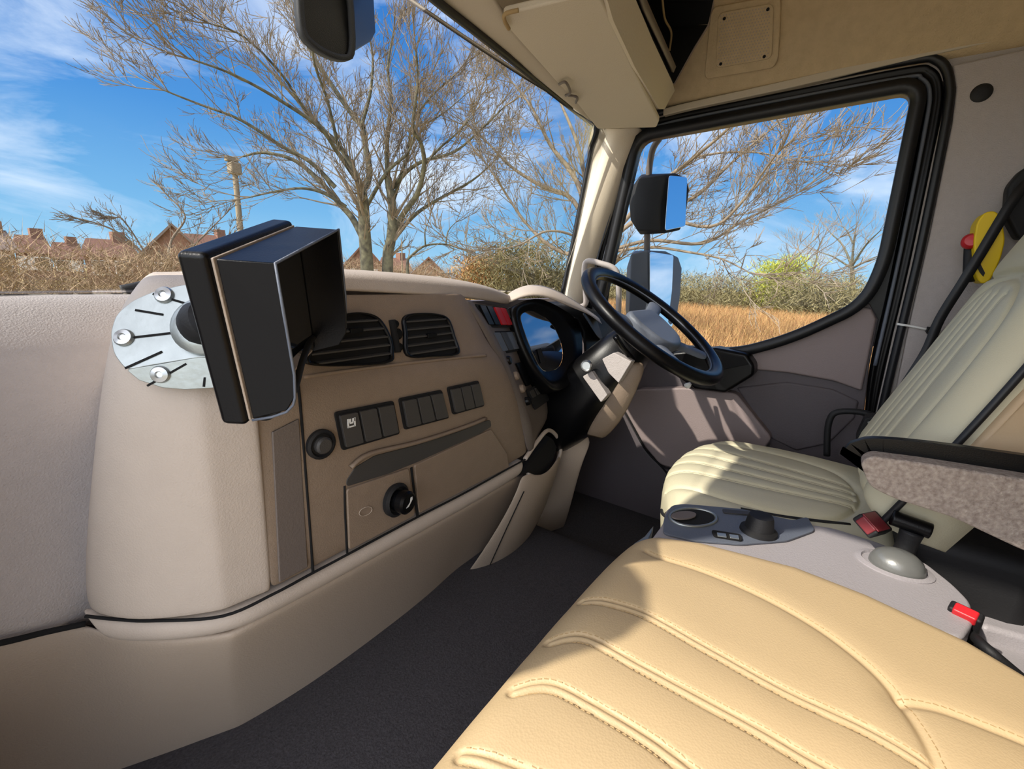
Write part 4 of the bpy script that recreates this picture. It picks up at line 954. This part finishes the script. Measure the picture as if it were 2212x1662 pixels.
# ================================================================== BAG, BELT behind the driver's seat
yb_ = thing('yellow_bag', 'yellow vinyl pouch hanging behind the driver seat with a black strap', 'bag', tuple(X(2128, 530, .84)))
byp = [(2128, 458), (2150, 455), (2165, 470), (2172, 520), (2162, 560), (2140, 606), (2122, 615), (2108, 600), (2105, 560), (2104, 520), (2110, 480)]
prism('pouch', rounded([X(u, v, .80) for u, v in byp], .012), (.07, 0, 0), 'yellow', yb_, .018, 4)
prism('black_print', [X(u, v, .798) for u, v in ((2112, 555), (2118, 570), (2128, 590), (2124, 598), (2116, 588), (2110, 575))], (.002, 0, 0), 'matt', yb_)
rk = thing('red_cap', 'round red knob beside the yellow pouch', 'knob', tuple(X(2096, 524, .82)))
lathe('cap', [(.016, 0), (.019, .006), (.019, .022), (.013, .030), (0, .031)], frame_to((-1, .1, .1), X(2096, 524, .84)), 'red', rk, 24)
tube('neck', [X(2096, 524, .85), X(2094, 560, .84), X(2092, 610, .84)], .012, 'matt', rk)
sb = strip('seat_belt', [X(2230, 385, .82), X(2190, 430, .80), X(2120, 545, .79), X(2080, 610, .79), X(2030, 690, .80), X(2000, 760, .80), X(1950, 840, .79), X(1900, 930, .78), X(1880, 1000, .76)], [(-.0010, -.011), (.0010, -.011), (.0010, .011), (-.0010, .011)], 'piping', None, up=Vector((0, 1, .2)), sm=5)
tag(sb, 'dark grey seat belt webbing running down behind the driver seat', 'seat belt')
bg_ = prism('belt_guide', rounded([X(u, v, .86) for u, v in ((2178, 400), (2212, 360), (2260, 350), (2260, 500), (2200, 520), (2172, 470))], .015), (.05, 0, 0), 'matt', None, .01); tag(bg_, 'black belt guide housing high behind the driver headrest', 'belt guide')
for q in (((2002, 708), (2018, 712), (2012, 724), (2002, 716), (2012, 708)),):
    hk = tube('hook', [X(u, v, .915) for u, v in q]+[X(2030, 716, .905)], .003, 'matt', None); tag(hk, 'small black wire hook on the wall trim behind the far door', 'hook')
cl = tube('belt_cable', [X(1896, 905, .72), X(1915, 940, .60), X(1935, 968, .5), X(1960, 992, .4)], .0035, 'matt', None); tag(cl, 'thin black cable hanging across the base of the driver backrest', 'cable')
rt_ = thing('belt_retractor', 'black belt anchor with chrome plate at the base of the driver backrest', 'belt anchor', tuple(X(1880, 950, .72)))
prism('anchor_cover', rounded([X(u, v, .72) for u, v in ((1868, 905), (1898, 898), (1902, 960), (1885, 990), (1850, 985), (1850, 945))], .006), (.05, 0, 0), 'matt', rt_, .006, 3)
prism('anchor_plate', [X(u, v, .717) for u, v in ((1874, 912), (1892, 908), (1894, 920), (1876, 924))], (.004, 0, 0), 'chrome', rt_, .001)

# ================================================================== MIRRORS OUTSIDE
def mirrors(sx, label, full=True):
    """mirror arm and two heads; sx = 1 far side, -1 near side"""
    t = thing('door_mirror', label, 'mirror', (sx*1.12, .75, 1.1))
    def P(p): return Vector((p.x*sx, p.y, p.z))
    def quad_head(nm, px_, x, dep, glass_px, gx):
        pts = rounded([P(X(u, v, x)) for u, v in px_], .03)
        prism(nm, pts, (sx*.0, dep, 0), 'bluegrey' if False else 'matt', t, .012, 4)
    arm_pts = [P(X(1424, 300, 1.12)), P(X(1408, 330, 1.14)), P(X(1400, 400, 1.16)), P(X(1398, 520, 1.16)), P(X(1396, 640, 1.15)), P(X(1385, 720, 1.08)), P(X(1375, 745, 1.0))]
    tube('mirror_arm', arm_pts, .013, 'panel_dark', t)
    # heads: back shell bulging forward, flat glass facing rearwards
    def head(nm, outl, glass, xx, dirn):
        o_ = rounded([P(X(u, v, xx)) for u, v in outl], .02, 5); c = sum(o_, Vector())/len(o_)
        n = len(o_); dv = Vector((sx*.10, .10, 0))
        vs = list(o_); vs += [c+(p-c)*1.0+dv*.35 for p in o_]; vs += [c+(p-c)*.8+dv*.9 for p in o_]; vs += [c+(p-c)*.4+dv*1.05 for p in o_]
        fs = [tuple(range(n))]+[(k*n+i, k*n+(i+1) % n, (k+1)*n+(i+1) % n, (k+1)*n+i) for k in range(3) for i in range(n)]+[tuple(range(3*n, 4*n))]
        return o_
    return t, P
dm, P_ = mirrors(1, 'tall two-part black mirror seen through the driver door window')
# upper wide angle head: visible side wall plus mirror face
def shell(nm, front, back_, mat, parent):
    n = len(front); vs = list(front)+list(back_)
    cb_ = sum(back_, Vector())/n; dvec = cb_-sum(front, Vector())/n
    vs += [cb_+(p-cb_)*.6+dvec*.25 for p in back_]
    fs = [tuple(range(n))]+[(k*n+i, k*n+(i+1) % n, (k+1)*n+(i+1) % n, (k+1)*n+i) for k in range(2) for i in range(n)]+[tuple(range(2*n, 3*n))]
    return add(nm, vs, fs, mat, parent, False, .006, 3)
def head(outl, glassl, backl, xg, xb, sx=1):
    f = [Vector((X(u, v, x).x*sx, X(u, v, x).y, X(u, v, x).z)) for u, v, x in outl]
    b = [Vector((X(u, v, x).x*sx, X(u, v, x).y, X(u, v, x).z)) for u, v, x in backl]
    return f, b
def V3(L_, sx=1): return [Vector((X(u, v, x).x*sx, X(u, v, x).y, X(u, v, x).z)) for u, v, x in L_]
up_f = [(1438, 376, 1.13), (1462, 374, 1.17), (1484, 386, 1.21), (1490, 410, 1.22), (1482, 470, 1.21), (1470, 498, 1.19), (1440, 504, 1.14), (1424, 500, 1.12), (1426, 440, 1.12)]
up_b = [(1382, 384, 1.12), (1384, 378, 1.15), (1388, 376, 1.18), (1390, 400, 1.2), (1390, 470, 1.2), (1388, 500, 1.18), (1384, 508, 1.15), (1376, 498, 1.12), (1370, 440, 1.12)]
lo_f = [(1399, 540, 1.10), (1440, 543, 1.22), (1466, 556, 1.29), (1474, 580, 1.31), (1470, 640, 1.30), (1462, 692, 1.28), (1440, 712, 1.22), (1399, 712, 1.10)]
lo_b = [(1364, 548, 1.10), (1370, 542, 1.18), (1392, 542, 1.25), (1400, 580, 1.27), (1398, 640, 1.27), (1384, 700, 1.25), (1366, 716, 1.18), (1358, 700, 1.10)]
def build_mirror(t, sx):
    shell('mirror_housing', V3(up_f, sx), V3(up_b, sx), 'matt', t)
    shell('mirror_housing', V3(lo_f, sx), V3(lo_b, sx), 'bluegrey', t)
build_mirror(dm, 1)
def mface(px_, off):
    P3 = [X(u, v, x) for u, v, x in px_]; nv = (P3[2]-P3[0]).cross(P3[3]-P3[1]).normalized()
    if nv.y > 0: nv = -nv
    return prism('mirror_glass', rounded([p+nv*off for p in P3], .012), nv*.003, 'mirror', dm, .001)
mface([(1443, 380, 1.13), (1482, 384, 1.215), (1478, 490, 1.205), (1434, 499, 1.12)], .004)
mface([(1401, 544, 1.10), (1452, 552, 1.26), (1450, 706, 1.26), (1401, 709, 1.10)], .004)
nm_ = thing('door_mirror', 'black two-part mirror on the near side of the cab', 'mirror', (-1.12, .75, 1.1))
tube('mirror_arm', [Vector((-p.x, p.y, p.z)) for p in (X(1424, 300, 1.12), X(1408, 330, 1.14), X(1400, 400, 1.16), X(1398, 520, 1.16), X(1396, 640, 1.15), X(1385, 720, 1.08))], .013, 'panel_dark', nm_)
build_mirror(nm_, -1)
# front mirror hanging ahead of the windscreen
fm = thing('front_mirror', 'rounded black mirror housing hanging in front of the windscreen top', 'mirror', tuple(Y(735, 40, 1.15)))
fo = [(644, -40), (650, 60), (672, 96), (712, 120), (742, 126), (756, 116), (757, 60), (740, -40)]
fb_ = [(700, -40), (705, 40), (715, 80), (740, 104), (762, 110), (800, 92), (812, 70), (806, -40)]
ff = [Y(u, v, 1.06) for u, v in fo]; fbk = [Y(u, v, 1.20) for u, v in fb_]
shell('housing', ff, fbk, 'black', fm)
strip('housing_edge', ff+[ff[0]], [(-.006, -.010), (.006, -.010), (.006, .010), (-.006, .010)], 'matt', fm, up=Vector((0, 1, 0)), sm=3)
tube('bracket', [Y(730, -60, 1.12), Y(735, -160, 1.05), Y(740, -260, .98)], .012, 'matt', fm)
# wiper tip beyond the near corner
wp = tube('wiper', [Y(262, 626, 1.02), Y(285, 622, 1.02), Y(330, 612, 1.03), Y(380, 606, 1.05)], .008, 'matt', None); tag(wp, 'tip of a black wiper lying at the foot of the windscreen', 'wiper')

# ================================================================== OUTSIDE
class Mesh:
    def __init__(s): s.v = []; s.f = []
    def add(s, v, f):
        o = len(s.v); s.v += v; s.f += [tuple(o+i for i in q) for q in f]
    def seg(s, pts, r0, r1, k=4):
        n = len(pts); vs, fs = sweep_geo(pts, circ(1, k), False, None, [r0+(r1-r0)*i/(n-1) for i in range(n)])
        s.add(vs, fs[:-2])
def rnd(): return random.uniform(-1, 1)
def grow(M_, p, d, L_, r, lvl, maxl, bend=.25, rise=.12, spread=.6, minr=.006):
    n = 4; pts = [p]; q = p; v = d.normalized()
    for i in range(n):
        v = (v+Vector((rnd(), rnd(), rnd()))*bend*.5+Vector((0, 0, rise*.5))).normalized(); q = q+v*(L_/n); pts.append(q)
    M_.seg(pts, r, max(minr*.6, r*.45), 3 if lvl > 0 else 5)
    if lvl >= maxl: return
    kids = 3 if lvl < maxl-1 else 4
    for i in range(kids):
        k = random.randint(1, n); a = pts[k]; dd_ = (pts[k]-pts[k-1]).normalized()
        nd_ = (dd_+Vector((rnd(), rnd(), rnd()))*spread+Vector((0, 0, .1))).normalized()
        grow(M_, a, nd_, L_*random.uniform(.5, .75), max(minr, r*.5*(1-.1*k)), lvl+1, maxl, bend, rise, spread, minr)
def tree_from(name, label, D, strokes, r0, mat, density=5, depth=2.0, tw=2, cat='tree', group=None, tl=(.5, 1.25)):
    T = Mesh(); W = Mesh()
    for st, ra, rb in strokes:
        # give every limb its own lean in depth so that the crown is round
        dz = random.uniform(-1, 1)*depth; pts = []
        for i, (u, v) in enumerate(st):
            f = i/max(1, len(st)-1); pts.append(far(u, v, D+dz*f))
        sp_ = catmull(pts, 5); T.seg(sp_, ra, rb, 7)
        n = len(sp_); tot = sum((b-a).length for a, b in zip(sp_[:-1], sp_[1:]))
        for k in range(int(density*tot)):
            i = random.randint(int(n*.2), n-2); a = sp_[i]; dd_ = (sp_[i+1]-sp_[i]).normalized()
            nd_ = (dd_*.9+Vector((rnd(), rnd(), rnd()*.8+.25))*.9).normalized()
            grow(W, a, nd_, random.uniform(*tl), max(.011, (ra+(rb-ra)*i/n)*.35), 0, tw, .22, .1, .7, .0065)
        a = sp_[-1]; dd_ = (sp_[-1]-sp_[-2]).normalized()
        for k in range(3): grow(W, a, (dd_+Vector((rnd(), rnd(), rnd()))*.4), .85*tl[1], .014, 0, tw, .3, .1, .6, .0075)
    base = far(*strokes[0][0][0], D)
    t = thing(name, label, cat, (base.x, base.y, G), group)
    add('trunk', T.v, T.f, mat, t, True); add('twigs', W.v, W.f, M['bark2'], t)
    print(name, len(T.v), len(W.v)); return t
A_ = [
 ([(800, 700), (793, 570), (788, 500), (786, 450), (782, 417)], .20, .13),
 ([(782, 417), (798, 376), (790, 320), (781, 272), (750, 231), (700, 157), (665, 100), (640, 40)], .10, .03),
 ([(782, 417), (772, 383), (734, 316), (700, 282), (650, 225), (600, 170), (540, 110)], .09, .02),
 ([(788, 454), (835, 373), (882, 329), (900, 270)], .06, .02),
 ([(784, 515), (760, 470), (732, 439), (690, 390), (635, 346), (570, 330), (525, 338)], .10, .025),
 ([(748, 447), (700, 418), (651, 407), (590, 415), (537, 427)], .05, .015),
 ([(724, 405), (670, 350), (610, 317), (521, 260), (427, 224), (354, 195)], .065, .015),
 ([(773, 392), (730, 330), (692, 277), (610, 220), (508, 163), (407, 126)], .07, .015),
 ([(785, 277), (753, 240), (683, 134), (651, 61), (630, 0), (610, -60)], .05, .015),
 ([(667, 252), (610, 163), (529, 81), (450, 50)], .04, .012),
 ([(732, 325), (708, 220), (680, 140), (672, 60)], .045, .015),
 ([(781, 272), (800, 200), (805, 120), (790, 50)], .05, .015),
 ([(838, 700), (838, 560), (845, 518), (848, 450), (838, 383)], .18, .10),
 ([(838, 383), (836, 330), (838, 282), (845, 215), (838, 147), (850, 70)], .08, .02),
 ([(846, 512), (870, 465), (902, 417), (916, 356), (909, 309), (892, 275), (902, 181), (899, 110)], .09, .02),
 ([(850, 518), (890, 470), (936, 437), (1020, 390), (1070, 346)], .07, .015),
 ([(845, 410), (880, 370), (919, 346), (980, 329), (1037, 282), (1090, 230)], .06, .015),
 ([(848, 440), (866, 380), (882, 329), (892, 265), (930, 210), (985, 160)], .06, .015),
 ([(892, 275), (930, 262), (970, 235), (1010, 200)], .035, .012),
 ([(916, 356), (950, 320), (985, 290), (1020, 250)], .04, .012),
]
tree_from('bare_tree', 'large bare twin-trunk tree seen through the middle of the windscreen', 14, A_, .2, 'bark', density=3.2, depth=2.6, tw=3)
B_ = [
 ([(1300, 720), (1296, 600), (1292, 540)], .20, .15),
 ([(1292, 545), (1239, 434), (1172, 403), (1104, 360), (1054, 309), (1010, 270)], .07, .015),
 ([(1292, 540), (1246, 393), (1188, 312), (1148, 232), (1100, 170)], .08, .015),
 ([(1292, 560), (1205, 541), (1138, 484), (1070, 383), (1040, 340)], .06, .015),
 ([(1292, 540), (1270, 430), (1250, 320), (1210, 220), (1180, 150)], .08, .015),
 ([(1294, 540), (1320, 420), (1370, 310), (1430, 200)], .08, .02),
 ([(1294, 545), (1380, 470), (1495, 429), (1571, 360), (1640, 300), (1697, 256)], .06, .012),
 ([(1294, 550), (1400, 520), (1516, 526), (1600, 480), (1680, 440), (1726, 415)], .05, .012),
 ([(1294, 545), (1400, 420), (1500, 340), (1580, 270), (1620, 200)], .06, .012),
 ([(1296, 550), (1397, 534), (1488, 545), (1560, 560), (1620, 590)], .04, .012),
 ([(1294, 545), (1390, 470), (1531, 490), (1600, 440), (1650, 370), (1680, 330)], .05, .012),
 ([(1292, 550), (1240, 510), (1180, 500), (1120, 530), (1060, 540)], .04, .012),
 ([(1500, 340), (1560, 330), (1640, 330), (1700, 345)], .03, .01),
]
tree_from('bare_tree', 'bare spreading tree behind the windscreen pillar, branches in both windows', 12, B_, .2, 'bark2', density=3.0, depth=2.4, tw=3)
C_ = [([(885, 640), (880, 570), (890, 552), (919, 531), (963, 528), (1000, 540)], .06, .02), ([(919, 531), (918, 500), (925, 480)], .03, .01), ([(963, 528), (968, 500), (985, 480)], .03, .01)]
tree_from('small_tree', 'small bare tree with a low arching dark branch right of the big trunks', 16, C_, .1, 'bark', density=2.0, depth=.5)
C2 = [([(350, 660), (340, 590), (300, 540), (250, 500), (200, 480)], .05, .015), ([(352, 660), (360, 580), (370, 520), (400, 470), (370, 430)], .05, .015), ([(360, 600), (410, 540), (450, 500), (480, 470)], .04, .012), ([(352, 640), (320, 560), (270, 480), (250, 470)], .03, .01), ([(380, 560), (440, 560), (490, 520)], .03, .01)]
tree_from('small_tree', 'low bare shrub tree left of the wooden pole', 16, C2, .1, 'bark2', density=5, depth=.8, tw=2, tl=(.2, .5))
E_ = [([(1845, 660), (1842, 600), (1840, 570)], .15, .1), ([(1840, 575), (1820, 530), (1790, 500)], .08, .02), ([(1840, 575), (1845, 520), (1850, 488)], .08, .02), ([(1840, 575), (1870, 530), (1900, 500)], .08, .02), ([(1840, 580), (1800, 555), (1770, 545)], .06, .02), ([(1842, 580), (1880, 560), (1910, 550)], .06, .02), ([(1845, 530), (1830, 500), (1820, 490)], .05, .02)]
tree_from('field_tree', 'rounded bare tree far off at the right of the door window', 34, E_, .2, 'bark', density=1.6, depth=2, tw=2)
E2 = [([(1755, 660), (1755, 600)], .1, .06), ([(1755, 600), (1735, 560), (1725, 540)], .05, .02), ([(1755, 600), (1765, 550), (1770, 530)], .05, .02), ([(1755, 600), (1780, 575), (1800, 560)], .05, .02), ([(1755, 610), (1715, 590), (1705, 575)], .04, .02)]
tree_from('field_tree', 'smaller bare tree between the conifer and the rounded tree', 30, E2, .2, 'bark2', density=2.6, depth=2, tw=2)

# wooden pole
pp = far(512, 420, 20); t_ = far(508, 345, 20)
pole = thing('utility_pole', 'wooden pole with a stubby bracket standing left of the big bare tree', 'pole', (pp.x, pp.y, G))
lathe('post', [(.12, 0), (.085, t_.z-G)], Matrix.Translation((pp.x, pp.y, G)), 'wood', pole, 12)
box('bracket', (pp.x-.20, pp.y-.20, t_.z-.5), (pp.x+.17, pp.y+.17, t_.z-.1), 'wood', pole, .06)
box('cap', (pp.x-.28, pp.y-.12, t_.z-.1), (pp.x+.12, pp.y+.12, t_.z+.08), 'wood', pole, .04)
tp = far(868, 520, 13)
tn = thing('thin_post', 'thin pale post rising between the trunk and the arching branch', 'post', (tp.x, tp.y, G))
lathe('post', [(.02, 0), (.015, tp.z-G)], Matrix.Translation((tp.x, tp.y, G)), 'wood', tn, 8)

# houses
def house(u0, u1, apex_v, eave_v, D, label, roofm='roof', gable=True, apex_u=None):
    a = far(u0, 600, D); b = far(u1, 600, D); mid_ = (a+b)/2; wv = Vector((b.x-a.x, b.y-a.y, 0)); W_ = wv.length; wv.normalize()
    n = Vector((-wv.y, wv.x, 0)); n = n if n.dot(Vector((mid_.x, mid_.y, 0))) > 0 else -n
    zt = far((u0+u1)/2, apex_v, D).z; ze = far((u0+u1)/2, eave_v, D).z; dep = 4.5
    t = thing('house', label, 'house', (mid_.x, mid_.y, G), 'houses beyond the hedge')
    fl_ = Vector((a.x, a.y, G)); fr_ = Vector((b.x, b.y, G))
    bl_, br_ = fl_+n*dep, fr_+n*dep; e = Vector((0, 0, ze-G))
    if gable:
        ap = (fl_+fr_)/2+Vector((0, 0, zt-G)); ap2 = ap+n*dep
        add('walls', [fl_, fr_, fr_+e, ap, fl_+e, bl_, br_, br_+e, ap2, bl_+e], [(0, 1, 2, 3, 4), (5, 9, 8, 7, 6), (0, 4, 9, 5), (1, 6, 7, 2), (0, 5, 6, 1)], 'brick', t)
        up_ = Vector((0, 0, .15)); o_ = n*-.3
        sl_ = .35
        L0 = fl_+e-wv*sl_-Vector((0, 0, .25)); R0 = fr_+e+wv*sl_-Vector((0, 0, .25))
        add('roof', [L0+o_, ap+up_+o_, R0+o_, L0+n*(dep+.3), ap2+up_+n*.3, R0+n*(dep+.3)], [(0, 1, 4, 3), (1, 2, 5, 4)], roofm, t, solid=.18)
    else:
        add('walls', [fl_, fr_, fr_+e, fl_+e, bl_, br_, br_+e, bl_+e], [(0, 1, 2, 3), (4, 5, 6, 7), (0, 4, 7, 3), (1, 5, 6, 2)], 'brick', t)
        r1 = fl_+wv*W_*.06+n*dep/2+Vector((0, 0, zt-G)); r2 = fr_-wv*W_*.06+n*dep/2+Vector((0, 0, zt-G))
        a_, b_ = fl_+e-n*.3-wv*.3, fr_+e-n*.3+wv*.3; c_, d_ = br_+e+n*.3+wv*.3, bl_+e+n*.3-wv*.3
        add('roof', [a_, b_, c_, d_, r1, r2], [(0, 1, 5, 4), (2, 3, 4, 5), (1, 2, 5), (3, 0, 4)], roofm, t)
        bx_ = fl_+wv*W_*.7+n*dep/2
        add('chimney', [bx_+Vector(p_) for p_ in ((-.4, -.4, zt-G-1), (.4, -.4, zt-G-1), (.4, .4, zt-G-1), (-.4, .4, zt-G-1), (-.4, -.4, zt-G+.6), (.4, -.4, zt-G+.6), (.4, .4, zt-G+.6), (-.4, .4, zt-G+.6))], [(4, 5, 6, 7), (0, 1, 5, 4), (1, 2, 6, 5), (2, 3, 7, 6), (3, 0, 4, 7)], 'brick', t)
    # windows in the wall that faces the cab
    for s_ in (.28, .72):
        c = fl_+wv*W_*s_+Vector((0, 0, (ze-G)*.62))-n*.03
        w_ = wv*.5; h_ = Vector((0, 0, .55))
        fr2 = add('window', [c-w_-h_, c+w_-h_, c+w_+h_, c-w_+h_], [(0, 1, 2, 3)], 'white', t, solid=.06)
        add('pane', [c-w_*.85-h_*.85-n*.05, c+w_*.85-h_*.85-n*.05, c+w_*.85+h_*.85-n*.05, c-w_*.85+h_*.85-n*.05], [(0, 1, 2, 3)], 'lens', fr2, solid=.02)
    return t
house(-70, 42, 494, 540, 48, 'leftmost house with a brown-grey roof above the near hedge', 'roofgrey', False)
house(44, 118, 508, 548, 56, 'small red-roofed house second from the left', 'roof', False)
house(122, 186, 524, 560, 64, 'low red-roofed house in the gap left of the wide one', 'roof', False)
house(190, 300, 516, 556, 47, 'wide red-roofed house left of the tall gable', 'roof', False)
house(302, 462, 488, 560, 40, 'brick house with a tall pointed gable left of the monitor', 'roofgrey', True)
house(400, 520, 506, 550, 58, 'brick house half hidden by the pole and gable house', 'roof', False)
house(748, 826, 528, 572, 46, 'small brick gable house directly behind the twin trunks', 'roof', True)
house(820, 886, 556, 585, 56, 'low red-roofed house between the trunks and the thin post', 'roof', False)
house(890, 962, 558, 592, 44, 'red-roofed gable house right of the thin post', 'roof', True)
house(1000, 1060, 572, 598, 48, 'far small brick house near the orange-brown bush', 'roof', False)

# hedges and shrubs made of many twigs
def thicket(name, label, cat, path, h, thick, n, mat, L_=(.3, .8), wd=.012, base=G, upb=.5, kind='stuff'):
    rs = np.random.default_rng(len(label)*7+n)
    path = [Vector(p) for p in path]; seg = [(b-a).length for a, b in zip(path[:-1], path[1:])]; cum = np.cumsum([0]+seg)
    d = rs.random(n)*cum[-1]; k = np.clip(np.searchsorted(cum, d)-1, 0, len(seg)-1)
    Pa = np.array([list(p) for p in path]); f = ((d-cum[k])/np.array(seg)[k])[:, None]
    c = Pa[k]*(1-f)+Pa[k+1]*f
    hh = h*(.8+.2*np.sin(d*1.7)+.12*np.sin(d*5.1+1))
    c[:, 0] += rs.normal(0, thick, n); c[:, 1] += rs.normal(0, thick, n)
    zr = rs.random(n)**.8
    c[:, 2] = base+zr*hh
    dr = rs.normal(0, 1, (n, 3)); dr[:, 2] = np.abs(dr[:, 2])*upb+upb; dr /= np.linalg.norm(dr, axis=1)[:, None]
    ln = rs.uniform(L_[0], L_[1], n)[:, None]; e = c+dr*ln
    sd = np.cross(dr, rs.normal(0, 1, (n, 3))); sd /= np.linalg.norm(sd, axis=1)[:, None]
    V = np.stack([c-sd*wd, c+sd*wd, e+sd*wd*.3], 1).reshape(-1, 3)
    me = bpy.data.meshes.new(name); me.vertices.add(3*n); me.vertices.foreach_set('co', V.astype(np.float32).ravel())
    me.loops.add(3*n); me.loops.foreach_set('vertex_index', np.arange(3*n, dtype=np.int32)); me.polygons.add(n)
    me.polygons.foreach_set('loop_start', np.arange(0, 3*n, 3, dtype=np.int32)); me.polygons.foreach_set('loop_total', np.full(n, 3, dtype=np.int32)); me.update(calc_edges=True)
    me.materials.append(M[mat]); o = bpy.data.objects.new(name, me); COL.objects.link(o)
    o['label'] = label; o['category'] = cat
    if kind: o['kind'] = kind
    if name == 'bush': o['group'] = 'bushes round the field'
    return o
hp_ = [far(u, 640, D) for u, D in ((-300, 11), (0, 12), (200, 13), (400, 14), (600, 16), (800, 20), (1000, 24), (1200, 26))]
thicket('hedge', 'tangled brown winter hedge running below the houses', 'hedge', hp_, 2.25, .8, 150000, 'hedge', (.10, .42), .006)
hp2 = [far(u, 640, 30) for u in (1180, 1300, 1450, 1600, 1750, 1900, 2050)]
thicket('scrub', 'band of pale scrub at the far edge of the reed field', 'scrub', hp2, 2.5, 1.8, 60000, 'bush', (.15, .5), .016)
rs = np.random.default_rng(3)
def field(name, label, n, r0, r1, u0, u1, h, mat):
    u = rs.uniform(u0, u1, n); D = np.sqrt(rs.uniform(r0**2, r1**2, n))
    az0 = [math.atan2(far(x, 700, 10).y-CAM[1], far(x, 700, 10).x-CAM[0]) for x in (u0, u1)]
    az = rs.uniform(min(az0), max(az0), n)
    c = np.stack([CAM[0]+D*np.cos(az), CAM[1]+D*np.sin(az), np.full(n, G)], 1)
    dr = rs.normal(0, .42, (n, 3)); dr[:, 2] = 1; ln = rs.uniform(.55, 1.15, n)[:, None]*h
    e = c+dr*ln; t = rs.uniform(0, 2*PI, n); sd = np.stack([np.cos(t), np.sin(t), 0*t], 1)
    wd = (.006+.0011*D)[:, None]
    V = np.stack([c-sd*wd, c+sd*wd, e], 1).reshape(-1, 3)
    me = bpy.data.meshes.new(name); me.vertices.add(3*n); me.vertices.foreach_set('co', V.astype(np.float32).ravel())
    me.loops.add(3*n); me.loops.foreach_set('vertex_index', np.arange(3*n, dtype=np.int32)); me.polygons.add(n)
    me.polygons.foreach_set('loop_start', np.arange(0, 3*n, 3, dtype=np.int32)); me.polygons.foreach_set('loop_total', np.full(n, 3, dtype=np.int32)); me.update(calc_edges=True)
    me.materials.append(M[mat]); o = bpy.data.objects.new(name, me); COL.objects.link(o)
    o['label'] = label; o['category'] = 'reeds'; o['kind'] = 'stuff'
field('dry_reeds', 'dry golden and russet reeds filling the field beyond the driver door', 90000, 9, 34, 1180, 2080, .95, 'reeds')
def bush(label, u, v, D, rx_, h, mat, n=5000, cat='bush'):
    c = far(u, v, D)
    return thicket('bush', label, cat, [(c.x-rx_*.5, c.y+rx_*.5, 0), (c.x+rx_*.5, c.y-rx_*.5, 0)], h, rx_*.45, n, mat, (.2, .5), .02, kind=None)
bush('yellow-green conifer standing low at the far edge of the field', 1690, 600, 29, 1.1, 3.4, 'green', 6000, 'conifer')
bush('pale round bush at the foot of the windscreen pillar', 1150, 600, 18, 1.8, 3.2, 'bush', 9000)
bush('orange-brown bush left of the pale round bush', 1045, 600, 20, .9, 2.8, 'reeds', 5000)
bush('olive bush in front of the rounded far tree', 1790, 620, 27, 2.0, 2.6, 'bush', 6000)
